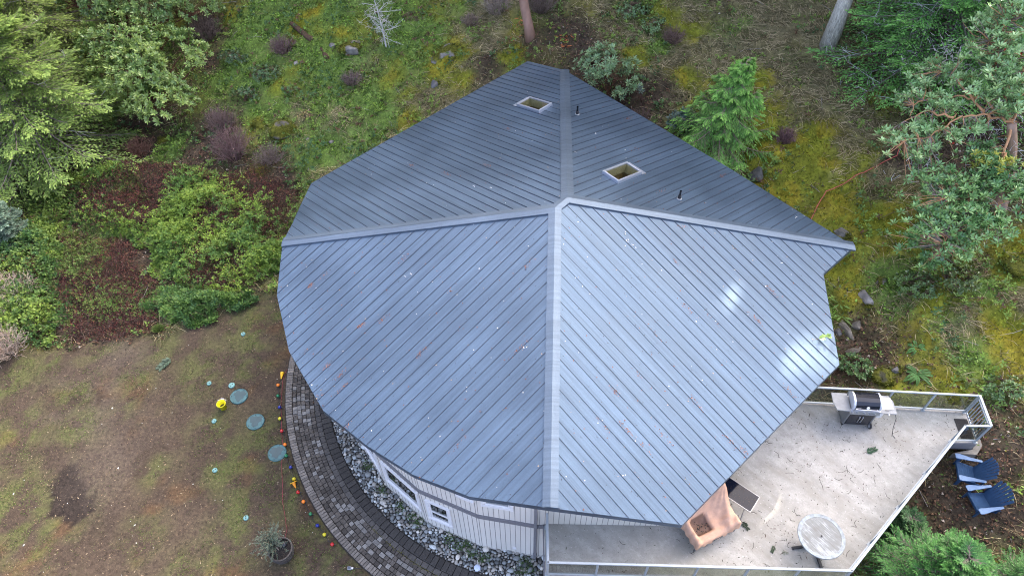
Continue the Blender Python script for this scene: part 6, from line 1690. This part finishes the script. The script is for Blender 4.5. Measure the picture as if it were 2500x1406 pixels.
# grey dead sapling
def dead_sapling():
    base = hit(943, 116); t = thing("dead_sapling", "pale grey leafless dead sapling on the grassy bank", "tree", base)
    topp = base + [-.35, .5, 2.6]; pth = limb_path(base - [0, 0, .1], topp, 10, .06)
    trunk_mesh([pth], [np.linspace(.045, .012, 10)], [(.50, .49, .46)], 7).build("trunk", M_dry, t, base)
    n = 46; u = rng.uniform(.25, 1, n); P = pth[(u * 9).astype(int)]; a = rng.uniform(0, 2 * pi, n); d = np.stack([np.cos(a), np.sin(a), rng.uniform(-.1, .4, n)], 1); l = rng.uniform(.4, 1.15, (n, 1))
    m = P + d * l * .5 + rng.normal(0, .07, (n, 3)); e = P + d * l + rng.normal(0, .08, (n, 3))
    q = [tubes(np.stack([P, m, e], 1), np.tile([[.014, .010, .005]], (n, 1)), np.tile([[.52, .51, .48]], (n, 1)), 4)]
    k = 420; i = rng.integers(0, n, k); w = rng.uniform(.2, 1, (k, 1)); b = P[i] + (e[i] - P[i]) * w; dd = nrm(d[i] + rdir(k) * .9); ll = rng.uniform(.08, .30, (k, 1))
    q.append(tubes(np.stack([b, b + dd * ll * .5 + rng.normal(0, .02, (k, 3)), b + dd * ll], 1), np.tile([[.007, .006, .003]], (k, 1)), np.tile([[.50, .49, .45]], (k, 1)), 3))
    np_mesh("branch", *cat(*q), M_dry, t, off=base)
dead_sapling()

# rocks, log, ferns
def rock(label, px, py, size, colr, moss=.0, squash=.6, dz=0.0, catg="rock", seed=0, rz=0.0):
    bm = bmesh.new(); bmesh.ops.create_icosphere(bm, subdivisions=4, radius=1)
    V = np.array([v.co[:] for v in bm.verts]); Q = np.array([[v.index for v in f.verts] for f in bm.faces]); bm.free()
    d = 1 + (fbm(V[:, 0] * 1.3 + seed, V[:, 1] * 1.3 + V[:, 2] * 1.7, 600 + seed % 20, 3) - .5) * .9
    d = d + .10 * np.round(fbm(V[:, 0] * 3 + seed, V[:, 2] * 3 - V[:, 1] * 2, 620, 2) * 5) / 5
    g = hit(px, py)
    V = V * d[:, None] * np.array(size)
    rr_ = np.random.default_rng(700 + seed)
    V = V / np.array(size)
    for nn_ in nrm(rr_.normal(size=(15, 3))):
        ex = V @ nn_ - rr_.uniform(.55, .85); V = V - np.maximum(ex, 0)[:, None] * nn_[None] * .92
    V = V * np.array(size) * 1.15
    c_, s_ = cos(rz), sin(rz); V = np.stack([V[:, 0] * c_ - V[:, 1] * s_, V[:, 0] * s_ + V[:, 1] * c_, V[:, 2]], 1)
    C = np.tile(np.array([colr]) * .50, (len(V), 1)) * (.6 + .6 * fbm(V[:, 0] * 5, V[:, 1] * 5 + V[:, 2] * 4, 640, 3))[:, None]
    if moss > 0:
        k = (V[:, 2] > -.1 * size[2]) & (fbm(V[:, 0] * 2.5 + seed, V[:, 1] * 2.5, 650, 3) < .30 + .42 * moss); C[k] = np.array([.10, .105, .014]) * rng.uniform(.7, 1.3, (k.sum(), 1))
    o = np_mesh("rock", V, Q, C, M_rock, smooth=True); o.location = (g[0], g[1], g[2] + dz)
    tag(o, label, catg)
    if moss > 0:
        n = int(500 * size[0] * 2); i = rng.choice(np.where(k)[0], n) if k.any() else []
        if len(i):
            f = np_mesh("moss", *leaves(V[i] + rng.normal(0, .03, (n, 3)), nrm(V[i]) + rdir(n), rdir(n), rng.uniform(.04, .09, n), .04, np.array([.12, .13, .014]) * rng.uniform(.5, 1.4, (n, 1))), M_leaf, o); f['kind'] = 'stuff'
for a in (("big mossy boulder with a grey face left of the roof's grassy bank", 690, 318, (.62, .5, .42), (.30, .28, .25), .75, 1, .3), ("smaller mossy boulder just left of the big mossy one", 630, 305, (.36, .42, .30), (.24, .22, .19), .8, 2, 1.2),
          ("plain grey rock at the roof edge below the cedar", 1846, 432, (.30, .36, .26), (.22, .22, .20), 0, 3, .4), ("long pale slab rock beside the house's right wall", 2066, 806, (.16, .42, .14), (.32, .29, .24), 0, 4, .25),
          ("small tan rock right of the long pale slab", 2092, 795, (.17, .15, .12), (.30, .27, .22), 0, 5, .4), ("flat tan rock below the long pale slab", 2083, 856, (.26, .14, .10), (.31, .27, .21), 0, 6, .2),
          ("grey rock left of the long pale slab by the eave", 2046, 812, (.13, .18, .12), (.27, .26, .25), 0, 7, .1), ("white lichen covered rock on the slope right of the house", 2115, 730, (.22, .34, .16), (.42, .41, .39), .12, 8, .2),
          ("pale rock on the slope above the lichen covered one", 2150, 690, (.20, .16, .12), (.38, .34, .28), .1, 9, .5), ("mossy rock outcrop with pale patches on the upper grassy bank", 855, 120, (.55, .45, .30), (.42, .40, .36), .62, 10, .5),
          ("mossy rock with white lichen right of the dead sapling", 1100, 130, (.75, .6, .40), (.38, .36, .33), .72, 11, .2), ("small white rock on the grass below the log", 722, 154, (.14, .12, .10), (.50, .46, .42), 0, 12, .2),
          ("pale rock at the far grassy bank's left", 812, 112, (.18, .15, .13), (.46, .43, .40), 0, 13, .9), ("small pale rock right of the big mossy boulder", 753, 340, (.15, .12, .11), (.48, .44, .38), 0, 14, .2), ("small grey rock right of the mossy boulder nearest the roof", 810, 348, (.12, .11, .10), (.44, .41, .37), 0, 15, .2),
          ("green mossy boulder in the grass at the left bramble top", 400, 345, (.32, .26, .2), (.10, .11, .06), .7, 16, .3), ("mossy boulder on the moss at the right edge", 2478, 655, (.45, .5, .35), (.20, .2, .14), .9, 17, .3), ("pale grey stone at the roof's right tip", 2056, 570, (.24, .30, .2), (.40, .38, .34), .1, 18, .3), ("wet grey stone among leaves above the glass railing", 2190, 905, (.24, .16, .14), (.34, .33, .32), .1, 19, .3), ("mossy mound beside the glass railing's middle", 2150, 925, (.42, .36, .3), (.14, .14, .08), .95, 20, .3), ("grey mossy stone among dry leaves above the roof's left side", 1062, 208, (.24, .2, .2), (.34, .33, .32), .25, 21, .3)):
    rock(a[0], a[1], a[2], a[3], a[4], a[5], seed=a[6], rz=a[7])

def log():
    a = hit(712, 62); b = hit(800, 145); p = limb_path(a + [0, 0, .10], b + [0, 0, .06], 12, .16)
    m = MB(); m.tube([tuple(q) for q in p], list(np.linspace(.17, .12, 12) * rng.uniform(.6, 1.3, 12)), 10, (.10, .065, .042, 1))
    o = m.build("log", rough_bark, None, p[0], smooth=True); o.location = tuple(p[0]); tag(o, "rotting dark log lying in the grass below the bramble free bank", "log")
    o['label'] = "rotting dark brown log lying in the grass right of a bare shrub"
log()
def fern(label, px, py, n, L, colr, strap=False, name="fern"):
    g = hit(px, py); t = thing(name, label, name.replace("_", " "), g)
    parts = []
    for i in range(n):
        a = 2 * pi * i / n + rng.normal(0, .3); l = L * rng.uniform(.75, 1.15); d = np.array([cos(a), sin(a), 0]); s = np.array([-sin(a), cos(a), 0])
        k = 26 if not strap else 9; u = np.linspace(.06, 1, k); P = g + d * (u * l)[:, None] + np.array([0, 0, 1]) * (l * (.75 * u - .85 * u * u))[:, None]
        T = nrm(np.gradient(P, axis=0)); c = np.array(colr) * rng.uniform(.75, 1.3)
        if strap: parts.append(leaves(P[:1], (P[-1] - P[0])[None] + [0, 0, .15], np.array([[0, 0, 1.]]), l, .085, np.array([c]), fold=.2, mid=.55))
        else:
            for sg in (1, -1): parts.append(leaves(P, s * sg + T * .45, np.tile([0, 0, 1.], (k, 1)), .15 * np.sin(u * pi * .92 + .12) * l * 1.3, .038, np.tile(c, (k, 1)) * rng.uniform(.8, 1.2, (k, 1)), fold=.1))
    np_mesh("fronds", *cat(*parts), M_leaf, t, off=g)
fern("green sword fern just above the glass railing, left of the other fern", 2238, 915, 11, .50, (.060, .16, .035)); fern("yellowish sword fern above the glass railing near its far end", 2362, 922, 11, .52, (.12, .17, .035))
fern("strap leaved bright plant by the house wall, upper of the two", 2050, 742, 7, .42, (.11, .20, .045), True, "strap_leaf_plant"); fern("strap leaved bright plant by the house wall, lower of the two", 2054, 772, 9, .48, (.13, .22, .05), True, "strap_leaf_plant")
fern("small bright green fern in the moss on the slope left of the yellowish fern", 2236, 850, 9, .36, (.060, .17, .04)); fern("dry brown fern clump on the top edge of the grassy bank", 1010, 40, 12, .6, (.12, .10, .05)); fern("small leafy green sapling at the top edge left of the arbutus trunk", 1155, 4, 8, .4, (.07, .20, .08))
g = hit(388, 806); t = thing("grass_tussock", "rounded pale green grass tussock at the lawn's upper edge", "tussock", g)
n = 900; d = rdir(n) * [1.3, .8, .4] + [0, 0, .75]; np_mesh("blades", *leaves(g + rng.normal(0, .04, (n, 3)) * [1, 1, 0], d, rdir(n), rng.uniform(.16, .32, n), .016, np.array([.13, .19, .045]) * rng.uniform(.6, 1.4, (n, 1))), M_leaf, t, off=g)
# orange bark peelings under the arbutus
n = 70; c = np.array([hit(*p) for p in ((1262, 68), (1245, 95), (1378, 95), (1385, 115), (1395, 100), (1272, 55))])[rng.integers(0, 6, n)] + rng.normal(0, .16, (n, 3)) * [1, 1, 0] + [0, 0, .10]
tag(np_mesh("bark_peelings", *leaves(c, rdir(n) * [1, 1, .2], rdir(n) + [0, 0, 1], rng.uniform(.10, .30, n), .04, np.array([.50, .17, .06]) * rng.uniform(.6, 1.2, (n, 1)), fold=.6), M_dry), "curled orange bark peelings below the smooth arbutus trunk", "bark", kind='stuff')
for i, (px, py) in enumerate(((745, 292), (1700, 20))):
    if i == 0:
        g = hit(px, py); t = thing("yellow_shrub", "small pale yellow leafed shrub beside the big mossy boulder", "shrub", g)
        n = 90; P = g + rng.normal(0, .14, (n, 3)) + [0, 0, .3]; np_mesh("foliage", *leaves(P, rdir(n), rdir(n) + [0, 0, 1], .09, .06, np.array([.42, .33, .14]) * rng.uniform(.7, 1.2, (n, 1))), M_leaf, t, off=g)
        k = 24; np_mesh("stem", *tubes(np.stack([np.repeat(g[None], k, 0), (g + P[:k]) / 2, P[:k]], 1), np.full((k, 3), .006), np.tile([[.2, .15, .1]], (k, 1)), 3), M_dry, t, off=g)

# ------------------------------------------------------------------ tall firs of the wood around the house, most of them beyond the frame; they block the sun, with gaps cut along its rays to shape the roof patches
PATCH = [(1890, 892, .12), (1915, 885, .18), (1940, 876, .22), (1965, 868, .26), (1990, 862, .28), (2014, 856, .28), (2034, 850, .26), (2030, 835, .2), (1975, 880, .2), (2005, 872, .2),
         (1800, 722, .13), (1830, 712, .13), (1775, 738, .08), (2000, 652, .12), (2025, 640, .12), (1700, 612, .05), (1860, 605, .04), (1735, 748, .05)]
RAYP = np.array([on_roof(3, a, b_) for a, b_, r_ in PATCH]); RAYR = np.array([r_ for a, b_, r_ in PATCH])
def sun_gap(P):
    """distance of each leaf from the nearest gap cut in the canopy along a sun ray"""
    m = np.full(len(P), 9.0)
    for p, r_ in zip(RAYP, RAYR):
        v = P - p; al = v @ TO_SUN; q = v - al[:, None] * TO_SUN
        hh = q @ np.array([-sin(SUN_AZ), cos(SUN_AZ), 0]); d = np.sqrt(hh ** 2 + 4.5 * np.maximum((q ** 2).sum(1) - hh ** 2, 0)) - r_ * 1.25
        m = np.minimum(m, np.where(al > 3, d, 9.0))
    return m
def forest():
    r = np.random.default_rng(99); spots = []
    # dense stand towards the sun, thin stand elsewhere
    e1 = np.array([cos(SUN_AZ), sin(SUN_AZ)]); e2 = np.array([-e1[1], e1[0]])
    for R, off, n_ in ((32, 0, 9), (36, .5, 9), (41, .25, 10), (45, .75, 10), (50, .5, 10)):
        for i in range(n_):
            q = np.array([1, 11]) + e1 * (R + r.uniform(-1, 1)) + e2 * ((i + off - n_ / 2 + .5) * 4.6 + r.uniform(-.6, .6))
            spots.append(tuple(q))
    for a in (100, 107, 114, 121, 128, 136, 146): spots.append((3 + 43 * cos(radians(a)), 12 + 43 * sin(radians(a))))
    spots = [tuple(np.array(q) + e2 * (0 if not -7.6 < (np.array(q) - [1, 11]) @ e2 < -5.2 else (-5.2 if (np.array(q) - [1, 11]) @ e2 > -6.4 else -7.6) - (np.array(q) - [1, 11]) @ e2)) for q in spots]
    for R, off in ((38.5, -4.9), (43, -7.9), (34, -8.0)): spots.append(tuple(np.array([1, 11]) + e1 * R + e2 * off))  # extra firs added to keep stray sun off the deck
    for x, y in ((-42, 24), (-46, 6), (37, 2)): spots.append((x, y))
    k = 0
    for x, y in spots:
        z = float(gz0(np.array([x]), np.array([y]))[0]); H = r.uniform(23, 28); R = r.uniform(4.4, 5.4)
        base = np.array([x, y, z])
        t = thing("fir_tree", "tall dark fir of the wood standing around the house", "tree", base, 0, "tall firs of the wood around the house")
        nb = 230; lo = .10; u = lo + (1 - lo) * (np.arange(nb) + r.random(nb)) / nb; ln = R * ((1 - u) / (1 - lo)) ** .62 * r.uniform(.75, 1.1, nb) + .4; az = np.arange(nb) * 2.39996 + r.normal(0, .3, nb)
        n = 20; s = np.sqrt(r.random((nb, n))); D = np.stack([np.cos(az), np.sin(az), np.full(nb, .05)], 1); S = np.stack([-np.sin(az), np.cos(az), np.zeros(nb)], 1)
        P = base + np.array([0, 0, 1.]) * (u * H)[:, None]
        P = P[:, None] + D[:, None] * (ln[:, None] * s)[..., None] + S[:, None] * (ln[:, None] * r.uniform(-.42, .42, (nb, n)))[..., None] + r.normal(0, .2, (nb, n, 3)) - np.array([0, 0, 1]) * (s ** 2 * .32 * ln[:, None])[..., None]
        P = P.reshape(-1, 3); N = len(P); Dr = nrm(np.repeat(D, n, 0) + rdir(N, r) * .5)
        L = r.uniform(1.1, 1.8, N)
        gd = sun_gap(P + Dr * L[:, None] * .5)
        small = gd < 1.1; big = ~small                      # finer sprays line the gaps
        m = int(small.sum()) * 8
        P2 = np.repeat((P + Dr * L[:, None] * .5)[small], 8, 0) + r.normal(0, .38, (m, 3)); D2 = rdir(m, r); L2 = r.uniform(.3, .55, m)
        k2 = sun_gap(P2 + D2 * L2[:, None] * .5) > .27
        P = np.concatenate([P[big], P2[k2]]); Dr = np.concatenate([Dr[big], D2[k2]]); L = np.concatenate([L[big], L2[k2]]); N = len(P)
        np_mesh("foliage", *leaves(P, Dr, rdir(N, r) * .5 + TO_SUN, L, L * .75, np.array([.032, .070, .022]) * r.uniform(.6, 1.5, (N, 1))), M_leaf, t, off=base)
        m = MB(); m.tube([(x, y, z - .3), (x, y, z + H * .5), (x, y, z + H)], [.38, .24, .03], 8, (.17, .15, .13, 1)); m.build("trunk", rough_bark, t, base)
        k += 1
forest()
